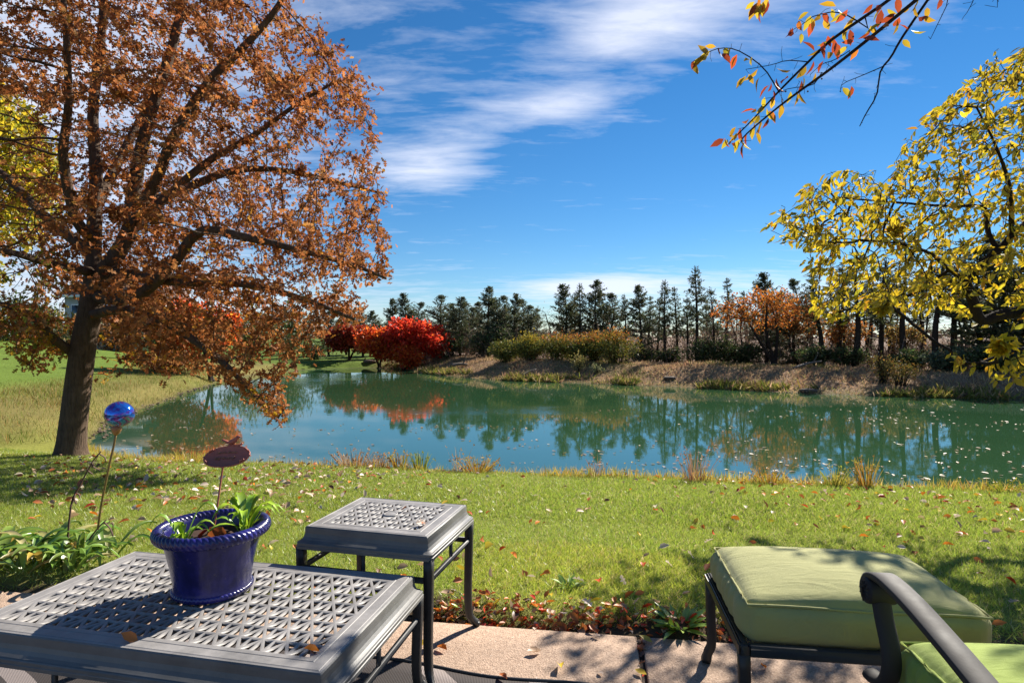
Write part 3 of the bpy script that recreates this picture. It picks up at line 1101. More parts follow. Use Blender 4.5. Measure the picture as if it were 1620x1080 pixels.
def shrub(name, label, base, rad, height, cols, wts, seed, nstem=30, nleaf=3500, lsize=(.05, .10), group=None, cat='shrub', top=None, mat='shrub_leaf', lw=.3):
    """many stems fanning up from the base, leaves along them; top = colours towards the stem ends"""
    rng = np.random.default_rng(seed)
    base = np.asarray(base, float)
    g = Geo(); ends, mids = [], []
    for s in range(nstem):
        a = rng.uniform(0, 2 * np.pi); q = math.sqrt(rng.random())
        ex = np.array([np.cos(a) * rad[0] * q, np.sin(a) * rad[1] * q, height * (1 - .45 * q * q) * rng.uniform(.75, 1.08)])
        b0 = np.array([np.cos(a) * rad[0] * .25 * q, np.sin(a) * rad[1] * .25 * q, -.05])
        m = np.array([ex[0] * .45, ex[1] * .45, ex[2] * .62]) + rng.normal(size=3) * .05
        pts = smoothpath([b0, m, ex], 8)
        g.add(*tube(pts, np.linspace(.014, .004, 8), 3, False))
        mids.append(pts)
    pts = np.concatenate(mids); tt = np.tile(np.linspace(0, 1, 8), nstem)
    t = thing(name, label, cat, base, 0, group)
    obj('stems', g.mesh('stems', MATS['dark_bark'], True), t)
    w = np.clip(tt - .12, 0, 1) ** .7 + .02
    k = rng.choice(len(pts), nleaf, p=w / w.sum())
    lp = pts[k] + rng.normal(size=(nleaf, 3)) * np.array([.13, .13, .11]) * max(height, .5)
    lp[:, 2] = np.maximum(lp[:, 2], .02)
    ld = rng.normal(size=(nleaf, 3)) + np.array([0, 0, .55]) + unit(lp) * .5
    C = palette(nleaf, cols, wts, rng, .2)
    if top is not None:
        sel = rng.random(nleaf) < sstep(.55, 1.0, lp[:, 2] / height) * .8
        C[sel] = palette(int(sel.sum()), top, [1] * len(top), rng, .2)
    tm = leaf_diamond(lw)
    W, Fs = scatter(tm, lp, ld, rng.uniform(*lsize, nleaf), rng)
    obj('foliage', mesh('foliage', W, Fs, MATS[mat], rep(C, 4)), t)
    return t


# ---- red cedars: a few shapes, copied along the far bank
def cedar_meshes(seed, H, Lmax, bare, dens):
    rng = np.random.default_rng(seed)
    g = Geo()
    tp = smoothpath([(0, 0, -.2), (rng.normal() * .05, rng.normal() * .05, H * .35), (rng.normal() * .1, rng.normal() * .1, H * .7), (rng.normal() * .06, rng.normal() * .06, H)], 16)
    g.add(*tube(tp, np.linspace(.11, .012, 16) * H / 5.5, 7, False))
    nb = int(120 * dens)
    fp, fd, fs = [], [], []
    ts = np.sort(rng.random(nb) ** .9) * (.985 - bare) + bare
    ts[:7] = rng.uniform(.10, bare + .05, 7)
    for h in ts:
        a = rng.uniform(0, 2 * np.pi)
        prof = (1 - h) ** .92 * min(1.0, .60 + (h - bare) * 2.4) if h > bare else .38
        ln = Lmax * prof * rng.choice([rng.uniform(.45, .8), rng.uniform(.8, 1.3)]) + .05
        p0 = np.array([np.interp(h, np.linspace(0, 1, 16), tp[:, k]) for k in range(3)])
        up = rng.uniform(.0, .40) + .55 * h
        d = np.array([np.cos(a), np.sin(a), 0]); sd_ = np.array([-d[1], d[0], 0])
        q = np.linspace(0, 1, 5)[:, None]
        def curve(q):
            return p0 + d * ln * q + np.array([0, 0, 1]) * ln * (up * q - .40 * q ** 2 * (1 - h) + .22 * q ** 3)
        g.add(*tube(curve(q), np.linspace(.02, .004, 5) * (1.25 - h), 3, False))
        ns = int(3 * dens) if h < bare else int((6 + 15 * ln) * dens)
        f = rng.uniform(.18, 1.04, ns)[:, None]
        s_ = rng.choice([-1, 1], (ns, 1)) * rng.uniform(.1, 1.0, (ns, 1))
        fp.append(curve(f) + rng.normal(size=(ns, 3)) * np.array([.04, .04, .03]) + sd_ * s_ * .10 * ln)
        fd.append(d * .9 + sd_ * s_ * .9 + np.array([0, 0, .30 + .35 * h]) + rng.normal(size=(ns, 3)) * .25)
        fs.append(rng.uniform(.13, .27, ns) * (1.1 - .45 * h))
    # leader
    fp.append(tp[-1] + np.stack([rng.normal(size=10) * .015, rng.normal(size=10) * .015, -rng.random(10) * .45 + .05], -1)); fd.append(np.array([0, 0, 1]) + rng.normal(size=(10, 3)) * .3); fs.append(rng.uniform(.10, .18, 10))
    fp, fd, fs = np.concatenate(fp), np.concatenate(fd), np.concatenate(fs)
    tr = g.mesh('trunk', MATS['cedar_bark'], True)
    C = palette(len(fp), [(.105, .122, .060), (.078, .095, .048), (.14, .148, .068), (.150, .115, .068)], [.42, .3, .18, .1], rng, .2)
    tm = leaf_diamond(.13)
    # feathery spray: three narrow blades from each point
    P3 = np.repeat(fp, 3, 0); D3 = np.repeat(fd, 3, 0) + rng.normal(size=(len(fp) * 3, 3)) * .45; S3 = np.repeat(fs, 3) * rng.uniform(.6, 1.1, len(fp) * 3)
    W, Fs = scatter(tm, P3, D3, S3, rng)
    cr = mesh('crown', W, Fs, MATS['needles'], rep(np.repeat(C, 3, 0), 4))
    return tr, cr, H


ORD = ['first', 'second', 'third', 'fourth', 'fifth', 'sixth', 'seventh', 'eighth', 'ninth', 'tenth', 'eleventh', 'twelfth', 'thirteenth', 'fourteenth', 'fifteenth', 'sixteenth', 'seventeenth', 'eighteenth', 'nineteenth', 'twentieth', 'twenty-first', 'twenty-second', 'twenty-third', 'twenty-fourth', 'twenty-fifth', 'twenty-sixth', 'twenty-seventh', 'twenty-eighth', 'twenty-ninth', 'thirtieth']


def build_cedars():
    kinds = [cedar_meshes(31, 5.6, 1.55, .18, 1.25), cedar_meshes(32, 5.2, 1.65, .10, 1.4), cedar_meshes(33, 6.0, 1.25, .32, .85), cedar_meshes(34, 5.4, 1.7, .08, 1.2), cedar_meshes(35, 6.4, 1.3, .38, .78), cedar_meshes(36, 5.0, 1.15, .26, .75)]
    rng = np.random.default_rng(5)
    # (photo x, photo y of the tip, distance, kind, wide)
    row = [(520, 492, 46, 3, 1.1), (548, 488, 47, 1, 1.1), (574, 486, 45, 3, 1.1), (592, 492, 46, 1, 1.2), (620, 472, 44, 0, 1.0), (641, 464, 44, 1, 1.0), (698, 467, 39, 3, 1.15), (728, 470, 38.5, 1, 1.05), (750, 486, 40, 3, 1.1), (772, 453, 37.5, 0, 1.1), (798, 468, 37, 3, .95), (815, 465, 38.5, 1, 1.0), (836, 483, 38, 3, 1.05), (897, 450, 35.5, 1, 1.0), (917, 450, 35, 2, .9), (939, 443, 35, 0, 1.05), (962, 464, 35.5, 3, 1.1), (991, 467, 34, 2, .85), (1016, 451, 33.5, 0, 1.0), (1038, 472, 34, 5, 1.0), (1053, 444, 33, 2, .95), (1071, 455, 33.5, 4, .9), (1088, 470, 33, 5, 1.1), (1102, 423, 32, 2, 1.05), (1129, 456, 32.5, 5, 1.0), (1152, 441, 31.5, 4, .95), (1212, 432, 31, 1, 1.0), (1258, 442, 30.5, 3, 1.0)]
    right = [(1300, 432, 28, 4, 1.3), (1326, 420, 28.5, 2, 1.25), (1352, 400, 27, 4, 1.35), (1392, 410, 27.5, 2, 1.3), (1432, 395, 26.5, 4, 1.4), (1480, 385, 25.5, 4, 1.3), (1508, 380, 26.5, 2, 1.3), (1550, 390, 25, 3, 1.25), (1592, 370, 24.5, 1, 1.3), (1640, 380, 24, 3, 1.3)]
    behind = [(665, 478, 45, 3, 1.2), (712, 480, 44, 1, 1.2), (738, 476, 45, 5, 1.2), (760, 478, 44, 3, 1.2), (785, 472, 43.5, 1, 1.2), (825, 474, 44, 3, 1.2), (850, 486, 43, 5, 1.2), (906, 466, 41, 5, 1.1), (952, 462, 41, 3, 1.1), (1028, 470, 39, 4, 1.1), (1118, 470, 37.5, 5, 1.1), (1180, 462, 36.5, 4, 1.1), (1232, 458, 35.5, 5, 1.2), (1283, 450, 34, 2, 1.2), (1316, 446, 33, 4, 1.2), (1375, 438, 32, 2, 1.2), (1412, 440, 32, 4, 1.2), (1458, 430, 31, 2, 1.2), (1528, 425, 30, 4, 1.2), (1572, 420, 29, 2, 1.2)]
    for grp, lst in (('cedars in the row on the far bank', row), ('cedars standing behind the first row', behind), ('tall cedars behind the golden branches', right)):
        for q, (px, py, d, k, wd) in enumerate(lst):
            tr, cr, H = kinds[k]
            top = P(px, py, d)
            gz = ground_z(top[0], top[1])
            s = (top[2] - gz) / H
            lab = ('dark cedar in the far row, %s from the red maples end' % ORD[q]) if lst is row else ('shorter cedar behind the far row, %s from the red maples end' % ORD[q]) if lst is behind else ('bare-stemmed cedar behind the golden branches, %s from the left' % ORD[q])
            t = thing('cedar_tree', lab, 'tree', (top[0], top[1], gz), rng.uniform(0, 6.28), grp)
            w = wd * (.5 * s + .5 * 1.05)
            t.scale = (w, w, s)
            t.rotation_euler = (rng.normal() * .025, rng.normal() * .025, t.rotation_euler[2])
            obj('trunk', tr, t); obj('crown', cr, t)


def build_background():
    # red maples at the head of the pond
    reds = [(.74, .062, .030), (.64, .050, .022), (.78, .115, .038), (.50, .036, .018), (.74, .18, .03)]
    orr = [(.74, .17, .025), (.68, .105, .022), (.60, .07, .018), (.76, .25, .035), (.46, .06, .015)]
    def gp(px, d):
        x = (px - CX) / F_PX * d
        return np.array([x, d, ground_z(x, d)])
    b = gp(655, 37.2)
    leafy_tree('red_maple', 'brightest scarlet maple at the head of the pond', 'tree', b, P(655, 534, 37), (2.05, 1.9, 1.55), reds, [.4, .2, .2, .15, .05], 41, 9000, (.12, .24), 4, 620, group='maples at the head of the pond', spread=.16, hang=.2)
    b = gp(600, 37.9)
    leafy_tree('red_maple', 'orange-red maple drooping to the water left of the scarlet one', 'tree', b, P(606, 545, 37), (1.7, 1.6, 1.25), orr, [.3, .25, .2, .1, .15], 42, 6500, (.12, .24), 3, 460, group='maples at the head of the pond', spread=.16, hang=.3)
    b = gp(640, 36.6)
    leafy_tree('red_maple', 'low orange maple spreading at the waterline before the scarlet one', 'tree', b, P(640, 560, 36), (1.15, 1.1, .75), orr, [.35, .3, .2, .1, .05], 43, 3600, (.11, .22), 3, 260, group='maples at the head of the pond', spread=.15, hang=.3)
    b = gp(552, 40)
    leafy_tree('red_maple', 'dull dark red maple farthest left in the scarlet clump', 'tree', b, P(556, 534, 40), (1.75, 1.6, 1.2), [(.33, .035, .018), (.42, .06, .02), (.24, .03, .014), (.40, .11, .03)], [.35, .3, .2, .15], 44, 5200, (.12, .24), 3, 420, group='maples at the head of the pond', spread=.16, hang=.2)
    # orange trees on the left bank, behind the oak
    b = gp(330, 25.5)
    leafy_tree('orange_maple', 'vivid orange maple on the left bank behind the oak boughs', 'tree', b + np.array([0, .2, 0]), P(318, 520, 26), (1.9, 1.7, 1.7), orr, [.3, .3, .2, .1, .1], 45, 7000, (.10, .2), 3, 500, spread=.15, hang=.2)
    b = gp(262, 25)
    shrub('burning_bush', 'dark orange bush sprawling on the left bank under the oak', b, (1.6, .9), 1.0, orr, [.2, .3, .3, .1, .1], 46, 30, 2600, (.08, .16), top=[(.60, .12, .02)])
    # rusty tree on the far bank
    b = gp(1226, 27.5)
    leafy_tree('rusty_tree', 'orange-brown tree with open branches on the far bank', 'tree', b, P(1203, 492, 27.5), (2.15, 1.7, 1.35), [(.42, .135, .025), (.33, .095, .022), (.50, .19, .03), (.24, .11, .03), (.30, .17, .03)], [.35, .25, .15, .15, .1], 47, 3600, (.07, .14), 3, 620, trunk_r=.10, spread=.11, step=.2)
    for q, (px, py, d, w, lab) in enumerate(((1268, 470, 30, 1.3, 'smaller rust-brown tree right of the rusty tree'), (1345, 500, 28.5, 1.2, 'low russet tree under the golden branches'), (1420, 515, 27.5, 1.1, 'dull olive-brown tree behind the sapling pair'))):
        b = gp(px, d); tp_ = P(px, py, d)
        leafy_tree('brown_tree', lab, 'tree', b, np.array([tp_[0], d, (tp_[2] + b[2]) / 2 + .5]), (w, w * .9, (tp_[2] - b[2]) * .36), [(.40, .15, .035), (.30, .12, .04), (.34, .20, .05)] if q < 2 else [(.24, .18, .05), (.30, .16, .05)], [.4, .35, .25][:3 if q < 2 else 2], 160 + q, 1800, (.07, .14), 2, 320, trunk_r=.07, spread=.12, step=.2)
    # bare trees between the cedars
    for q, (px, py, d, lab) in enumerate(((873, 474, 39, 'leafless grey tree in the gap among the far cedars'), (680, 500, 43, 'leafless tree just right of the scarlet maple top'), (1375, 450, 30, 'thin leafless tree behind the golden branches'), (1035, 480, 36, 'slim leafless tree right of the bank hedge'), (1160, 470, 34, 'slim leafless tree left of the rusty tree'), (745, 492, 41, 'leafless tree above the left end of the bank hedge'), (1335, 455, 29.5, 'leafless grey tree right of the rusty tree'), (1408, 450, 29, 'leafless tree behind the sapling pair'), (1455, 455, 28.5, 'leafless tree left of the pale evergreen'), (1525, 440, 27.5, 'leafless tree behind the lowest golden leaves'), (1185, 452, 33, 'leafless tree behind the rusty tree crown'))):
        top = P(px, py, d); base = np.array([top[0], top[1], ground_z(top[0], top[1])])
        c = (top + base) / 2 + np.array([0, 0, (top[2] - base[2]) * .16])
        leafy_tree('bare_tree', lab, 'tree', base, c, (1.5, 1.3, (top[2] - base[2]) * .40), [(.16, .09, .05)], [1], 60 + q, 160, (.06, .1), 2, 420, trunk_r=.09, step=.2)
    # yellow tree at the far left edge
    b = np.array([-15.2, 15.0, 0]); b[2] = ground_z(b[0], b[1])
    leafy_tree('yellow_maple', 'golden yellow tree at the left edge behind the oak', 'tree', b, P(-30, 300, 15.2), (2.3, 1.9, 3.5), [(.52, .40, .025), (.60, .46, .03), (.34, .33, .03), (.46, .28, .02), (.20, .24, .03)], [.36, .22, .2, .12, .1], 48, 12000, (.09, .17), 2, 900, lmat='yellow_leaf', trunk_r=.13, spread=.14)
    # green and gold shrubs on the far bank
    gcol = [(.14, .155, .030), (.095, .115, .026), (.22, .19, .030), (.28, .20, .03)]
    tops = [(.42, .19, .035), (.45, .14, .04), (.38, .24, .035)]
    for q, (px, d, rx, h, tp, lab) in enumerate(((800, 31, .85, 1.05, None, 'yellow-green shrub at the left end of the far bank hedge'),
                                               (838, 30.6, 1.0, 1.30, [(.42, .30, .03), (.36, .28, .03)], 'golden shrub second from the left on the far bank'),
                                               (880, 30, 1.15, 1.35, tops, 'olive shrub with rusty tips left of the middle of the bank hedge'),
                                               (915, 29.5, 1.0, 1.20, tops, 'low green shrub at the middle of the far bank hedge'),
                                               (940, 29.8, .9, 1.40, tops, 'russet tipped shrub beside the largest bank shrub'),
                                               (972, 29, 1.25, 1.50, tops, 'largest round shrub with orange tips on the far bank'))):
        b = gp(px, d)
        shrub('bank_shrub', lab, b, (rx, rx * .8), h + .0, gcol, [.4, .25, .2, .15], 70 + q, 46, 3600, (.055, .12), top=tp, group='shrubs on the far bank')
    # understorey behind the bank
    under = [(.065, .095, .030), (.095, .130, .035), (.13, .105, .055), (.05, .07, .025)]
    spots = [(712, 37.5, 1.0, 1.5), (760, 36.5, 1.1, 1.7), (790, 36, 1.0, 1.9), (835, 36, 1.2, 1.5), (1020, 33.5, .9, 1.0), (1062, 33, .9, .9), (1112, 30.5, .95, 1.25), (1145, 30.3, .95, 1.3), (1172, 30, .9, 1.05), (1290, 27, .8, .9), (1340, 27, .9, .9), (1440, 25, .8, .75), (1500, 23.5, 1.0, .9), (1560, 22.5, .9, .9), (1610, 22, 1.0, 1.0), (500, 41, 1.3, 1.2), (455, 42, 1.4, 1.6)]
    names = ['right behind the scarlet maple', 'left of the bank hedge', 'nearest the left end of the hedge', 'rising behind the golden shrub', 'just right of the largest bank shrub', 'among thin trunks right of the hedge', 'left of the three dense green ones', 'in the middle of three dense green ones', 'right of the three dense green ones', 'under the rusty tree branches', 'right of the rusty tree', 'left of the pale evergreen on the right bank', 'at the pale evergreen on the right bank', 'behind the low golden leaves at right', 'at the right edge of the photo', 'left of the red maples', 'far left across the water']
    for q, ((px, d, rx, h), w) in enumerate(zip(spots, names)):
        c = under if q not in (12,) else [(.10, .13, .075), (.14, .16, .09), (.05, .08, .03)]
        shrub('understorey_bush', 'dark green bush under the trees, ' + w, gp(px, d), (rx, rx * .8), h, c, [.35, .25, .2, .2][:len(c)], 90 + q, 30, 2100, (.07, .15), group='dark bushes under the far trees')
    # thin brown saplings at the water on the right bank
    for q, (px, d, rx, h, w) in enumerate(((1395, 21.5, .55, 1.0, 'left'), (1425, 21, .6, .85, 'right'))):
        shrub('sapling_clump', 'thin yellow-olive sapling clump on the right bank, %s of the pair' % w, gp(px, d), (rx, rx), h, [(.20, .15, .035), (.13, .12, .03), (.30, .15, .03)], [.4, .35, .25], 120 + q, 26, 900, (.04, .09), group='saplings on the right bank')
    # pale little shrub in front of the hedge
    shrub('pale_shrub', 'small pale yellow shrub in front of the largest bank shrub', gp(915, 27.6), (.35, .3), .85, [(.36, .28, .09), (.26, .24, .07)], [.6, .4], 125, 16, 420, (.05, .1))
    shrub('pale_shrub', 'tiny pale-leaved shrub low at the water before the hedge', gp(944, 26.9), (.3, .25), .45, [(.34, .33, .16), (.24, .25, .09)], [.6, .4], 126, 12, 220, (.05, .09))
    # hedge and trees up the hill on the left
    for q, (px, d, rx, h, col, lab) in enumerate(((20, 33, 2.0, 2.4, under, 'dark bush on the hill at the left edge'), (95, 36, 2.4, 2.6, [(.15, .13, .04), (.10, .10, .03), (.22, .15, .05)], 'olive bush on the hill behind the oak trunk'), (190, 38, 2.4, 2.8, [(.20, .09, .04), (.13, .07, .03)], 'reddish bush on the hill right of the oak trunk'), (270, 40, 2.2, 2.6, under, 'dark bush on the hill above the orange maple'), (395, 44, 2.2, 3.4, [(.12, .13, .035), (.2, .16, .04)], 'olive tree-like bush behind the hanging oak bough'), (455, 47, 2.2, 3.6, under, 'tall dark bush behind the hanging oak bough'))):
        shrub('hill_bush', lab, gp(px, d), (rx, rx * .8), h, col, [.4, .3, .2, .1][:len(col)], 140 + q, 34, 2400, (.12, .26), group='bushes up the left hill')
    # tangled brushwood under and behind the row of cedars
    rng = np.random.default_rng(78)
    g = Geo()
    n = 15000
    px = rng.uniform(640, 1700, n); d = np.interp(px, [640, 900, 1200, 1700], [41, 37.5, 33, 26.5]) + rng.normal(size=n) * 1.6
    x = (px - CX) / F_PX * d
    hmax = 1.55 + .9 * wob(px / 40, px * 0, 1.0, 35) + .4 * wob(px / 9, px * 0, 1.0, 36)
    gz = terrain(x, d)
    hmax = hmax * np.interp(px, [640, 1180, 1280, 1700], [1.05, 1.05, .85, .85])
    z = gz + np.clip(hmax, .4, 3) * rng.random(n) ** 1.2
    tw = (np.array([[-.012, 0, 0], [.012, 0, 0], [.006, .5, .03], [-.006, .5, .03], [0, 1, 0]], float), [np.array([[0, 1, 2, 3]]), np.array([[3, 2, 4]])])
    W, Fs = scatter(tw, np.stack([x, d, z], -1), np.stack([rng.normal(size=n) * .6, rng.normal(size=n) * .4, np.abs(rng.normal(size=n)) + .2], -1), rng.uniform(.5, 1.3, n), rng)
    g.add(W, Fs, rep(palette(n, [(.20, .135, .10), (.28, .20, .15), (.14, .095, .07)], [.4, .3, .3], rng, .15), 5))
    k = rng.random(n) < .8
    W, Fs = scatter(leaf_diamond(.35), np.stack([x, d, z + .15], -1)[k] + rng.normal(size=(int(k.sum()), 3)) * .2, rng.normal(size=(int(k.sum()), 3)), rng.uniform(.06, .15, int(k.sum())), rng)
    g.add(W, Fs, rep(palette(int(k.sum()), [(.26, .16, .085), (.16, .15, .06), (.32, .22, .11), (.20, .12, .075)], [.35, .25, .2, .2], rng, .2), 4))
    o = stuff(obj('brushwood', g.mesh('brushwood', MATS['shrub_leaf'])))
    o['label'] = 'tangled brown brushwood behind the cedar row'; o['category'] = 'brush'
    # far wood along the horizon
    rng = np.random.default_rng(77)
    n = 5200
    x = rng.uniform(-420, 520, n); d = rng.uniform(290, 330, n)
    hh = 5.0 + 2.2 * wob(x, x * 0, .06, 31) + 1.2 * wob(x, x * 0, .21, 32)
    z = rng.random(n) ** .8 * hh - .6
    C = palette(n, [(.10, .075, .055), (.075, .065, .050), (.13, .085, .055)], [.4, .4, .2], rng, .15)
    W, Fs = scatter(leaf_diamond(.5), np.stack([x, d, z], -1), rng.normal(size=(n, 3)) + [0, 0, .5], rng.uniform(1.4, 3.0, n), rng)
    o = stuff(obj('far_wood', mesh('far_wood', W, Fs, MATS['shrub_leaf'], rep(C, 4))))
    o['label'] = 'low brown wood along the far horizon'; o['category'] = 'wood'


def build_house():
    d = 52.0
    x0, x1 = P(150, 0, d)[0], P(262, 0, d)[0]
    gz = ground_z((x0 + x1) / 2, d)
    w = x1 - x0
    t = thing('house', 'grey house with reddish roof glimpsed through the oak', 'house', ((x0 + x1) / 2, d, gz))
    eave = 4.6 - gz
    V, F = box(0, 0, eave / 2, w, 7, eave)
    wall = obj('wall', mesh('wall', V, F, MATS['house_siding']), t)
    hw = w / 2 + .4
    V = [(-hw, -3.9, eave - .1), (hw, -3.9, eave - .1), (hw, 3.9, eave - .1), (-hw, 3.9, eave - .1), (-hw, 0, eave + 2.2), (hw, 0, eave + 2.2)]
    roof = obj('roof', mesh('roof', V, [[(0, 1, 5, 4), (2, 3, 4, 5), (0, 4, 3), (1, 2, 5), (0, 3, 2, 1)]], MATS['roof_shingle']), t)
    obj('chimney', mesh('chimney', *box(w * .2, .6, eave + 2.1, .7, .7, 1.5, .02), MATS['roof_shingle']), roof)
    for k in (-.32, 0, .32):
        win = obj('window', mesh('window', *box(w * k, -3.53, eave - 1.5, 1.15, .08, 1.5, .01), MATS['white_trim']), t)
        obj('pane', mesh('pane', *box(w * k, -3.575, eave - 1.5, .95, .02, 1.3), MATS['window_glass']), win)
    obj('fascia', mesh('fascia', *box(0, -3.93, eave - .13, w + .8, .05, .22), MATS['white_trim']), t)


# ---- golden cherry on the right and the branch overhead
def poly_sample(poly, n, rng):
    poly = np.asarray(poly, float)
    lo, hi = poly.min(0), poly.max(0)
    out = []
    while len(out) < n:
        q = lo + rng.random((n * 3, 2)) * (hi - lo)
        ins = np.zeros(len(q), bool)
        for (ax, ay), (bx, by) in zip(poly, np.roll(poly, -1, 0)):
            c = (ay > q[:, 1]) != (by > q[:, 1])
            ins ^= c & (q[:, 0] < (bx - ax) * (q[:, 1] - ay) / (by - ay + 1e-12) + ax)
        out += list(q[ins])
    return np.array(out[:n])


def build_golden_tree():
    rng = np.random.default_rng(23)
    bx, by = 5.85, 5.5
    bz = ground_z(bx, by)
    base = np.array([bx, by, bz])
    D = 5.3
    L = []
    L.append((smoothpath([base + [0, 0, -.1], base + [.02, .0, .7], base + [-.02, .05, 1.35], base + [.05, .1, 2.3], base + [.1, .1, 3.4], base + [.1, .05, 4.3]], 20), .15, .05, None, 0))
    # the crooked limb that enters from the right
    limb = smoothpath([base + [-.02, .05, 1.55], P(1700, 478, D + .1), P(1620, 492, D), P(1580, 499, D), P(1552, 507, D), P(1540, 478, D), P(1530, 446, D), P(1552, 418, D), P(1580, 396, D), P(1600, 372, D)], 28)
    L.append((limb, .062, .026, 0, 1))
    L.append((smoothpath([P(1600, 372, D), P(1640, 335, D + .1), P(1690, 260, D + .1), P(1720, 160, D)], 12), .03, .012, 1, 1))
    L.append((smoothpath([P(1530, 446, D), P(1500, 425, D - .1), P(1470, 400, D - .2), P(1420, 385, D - .3), P(1360, 380, D - .35)], 14), .022, .006, 1, 1))
    L.append((smoothpath([P(1580, 396, D), P(1565, 372, D + .1), P(1560, 340, D + .2), P(1552, 326, D + .2), P(1500, 326, D + .2), P(1440, 322, D + .2), P(1390, 318, D + .2), P(1320, 312, D + .2)], 20), .024, .006, 1, 1))
    L.append((smoothpath([P(1600, 372, D), P(1598, 300, D - .3), P(1575, 230, D - .4), P(1545, 170, D - .45)], 12), .022, .006, 1, 1))
    L.append((smoothpath([P(1620, 492, D), P(1650, 525, D - .7), P(1635, 545, D - 1.2), P(1585, 560, D - 1.3), P(1540, 580, D - 1.3)], 14), .022, .006, 1, 1))
    L.append((smoothpath([base + [0, .1, 2.2], P(1760, 230, D - .5), P(1690, 130, D - .6), P(1640, 90, D - .6)], 12), .05, .012, 0, 1))
    pos, par, rmin = skeleton(L)
    main = [(1205, 350), (1290, 272), (1400, 262), (1440, 205), (1480, 165), (1540, 110), (1580, 75), (1640, 60), (1640, 480), (1560, 455), (1500, 485), (1440, 498), (1380, 498), (1305, 512), (1275, 480), (1285, 430), (1270, 400)]
    q = poly_sample(main, 2600, rng)
    dd = D + rng.normal(size=len(q)) * .42 - .05
    A = np.array([P(a, b, d) for (a, b), d in zip(q, dd)])
    q2 = poly_sample([(1510, 590), (1560, 535), (1680, 515), (1680, 640), (1610, 628), (1560, 598)], 170, rng)
    A2 = np.array([P(a, b, d) for (a, b), d in zip(q2, D - 1.3 + rng.normal(size=170) * .15)])
    A3 = ellipsoid(260, base + np.array([.5, .3, 3.4]), (1.1, 1.2, 1.2), rng, .2)
    A = np.concatenate([A, A2, A3])
    pos, par = colonize(pos, par, A, .07, .9, .085, 70, (-.05, 0, -.08), rng)
    r = radii(par, len(pos), .0022, 2.4, rmin)
    t = thing('golden_cherry_tree', 'golden-leaved cherry reaching in from the right with a crooked limb', 'tree', base)
    obj('trunk', branch_geo(pos, par, r, [1.4, 1.15], 0, 12).mesh('trunk', MATS['dark_bark'], True, base), t)
    ids = np.where(r < .0065)[0]
    per = 3
    bi = np.repeat(ids, per)
    td = unit(pos[bi] - pos[par[bi]])
    lp = pos[bi] - td * rng.random((len(bi), 1)) * .07 + rng.normal(size=(len(bi), 3)) * .016
    ld = td * .7 + rng.normal(size=(len(bi), 3)) * .45 + np.array([-.25, 0, -.75])
    kp = rng.random(len(bi)) < .62
    lp, ld = lp[kp], ld[kp]
    n = len(lp)
    size = rng.uniform(.045, .098, n)
    C = palette(n, [(.52, .365, .016), (.44, .325, .020), (.62, .455, .025), (.32, .275, .022), (.50, .25, .018), (.21, .20, .02)], [.34, .22, .16, .15, .07, .06], rng, .14)
    vis = in_view(lp, 10)
    app = np.where(vis, size / lp[:, 1], 0) + rng.random(n) * .006 * vis
    top = np.argsort(-app)[:300]
    rest = np.ones(n, bool); rest[top] = False
    tm = leaf_ellipse(.205, .06, .20)
    mkleaf_objects(t, 'leaf', tm, lp[top], ld[top], size[top], C[top], MATS['yellow_leaf'], rng, 16)
    W, Fs = scatter(tm, lp[rest], ld[rest], size[rest], rng)
    stuff(obj('crown', mesh('crown', W - base, Fs, MATS['yellow_leaf'], rep(C[rest], 8)), t))
    print('golden nodes', len(pos), 'leaves', n)


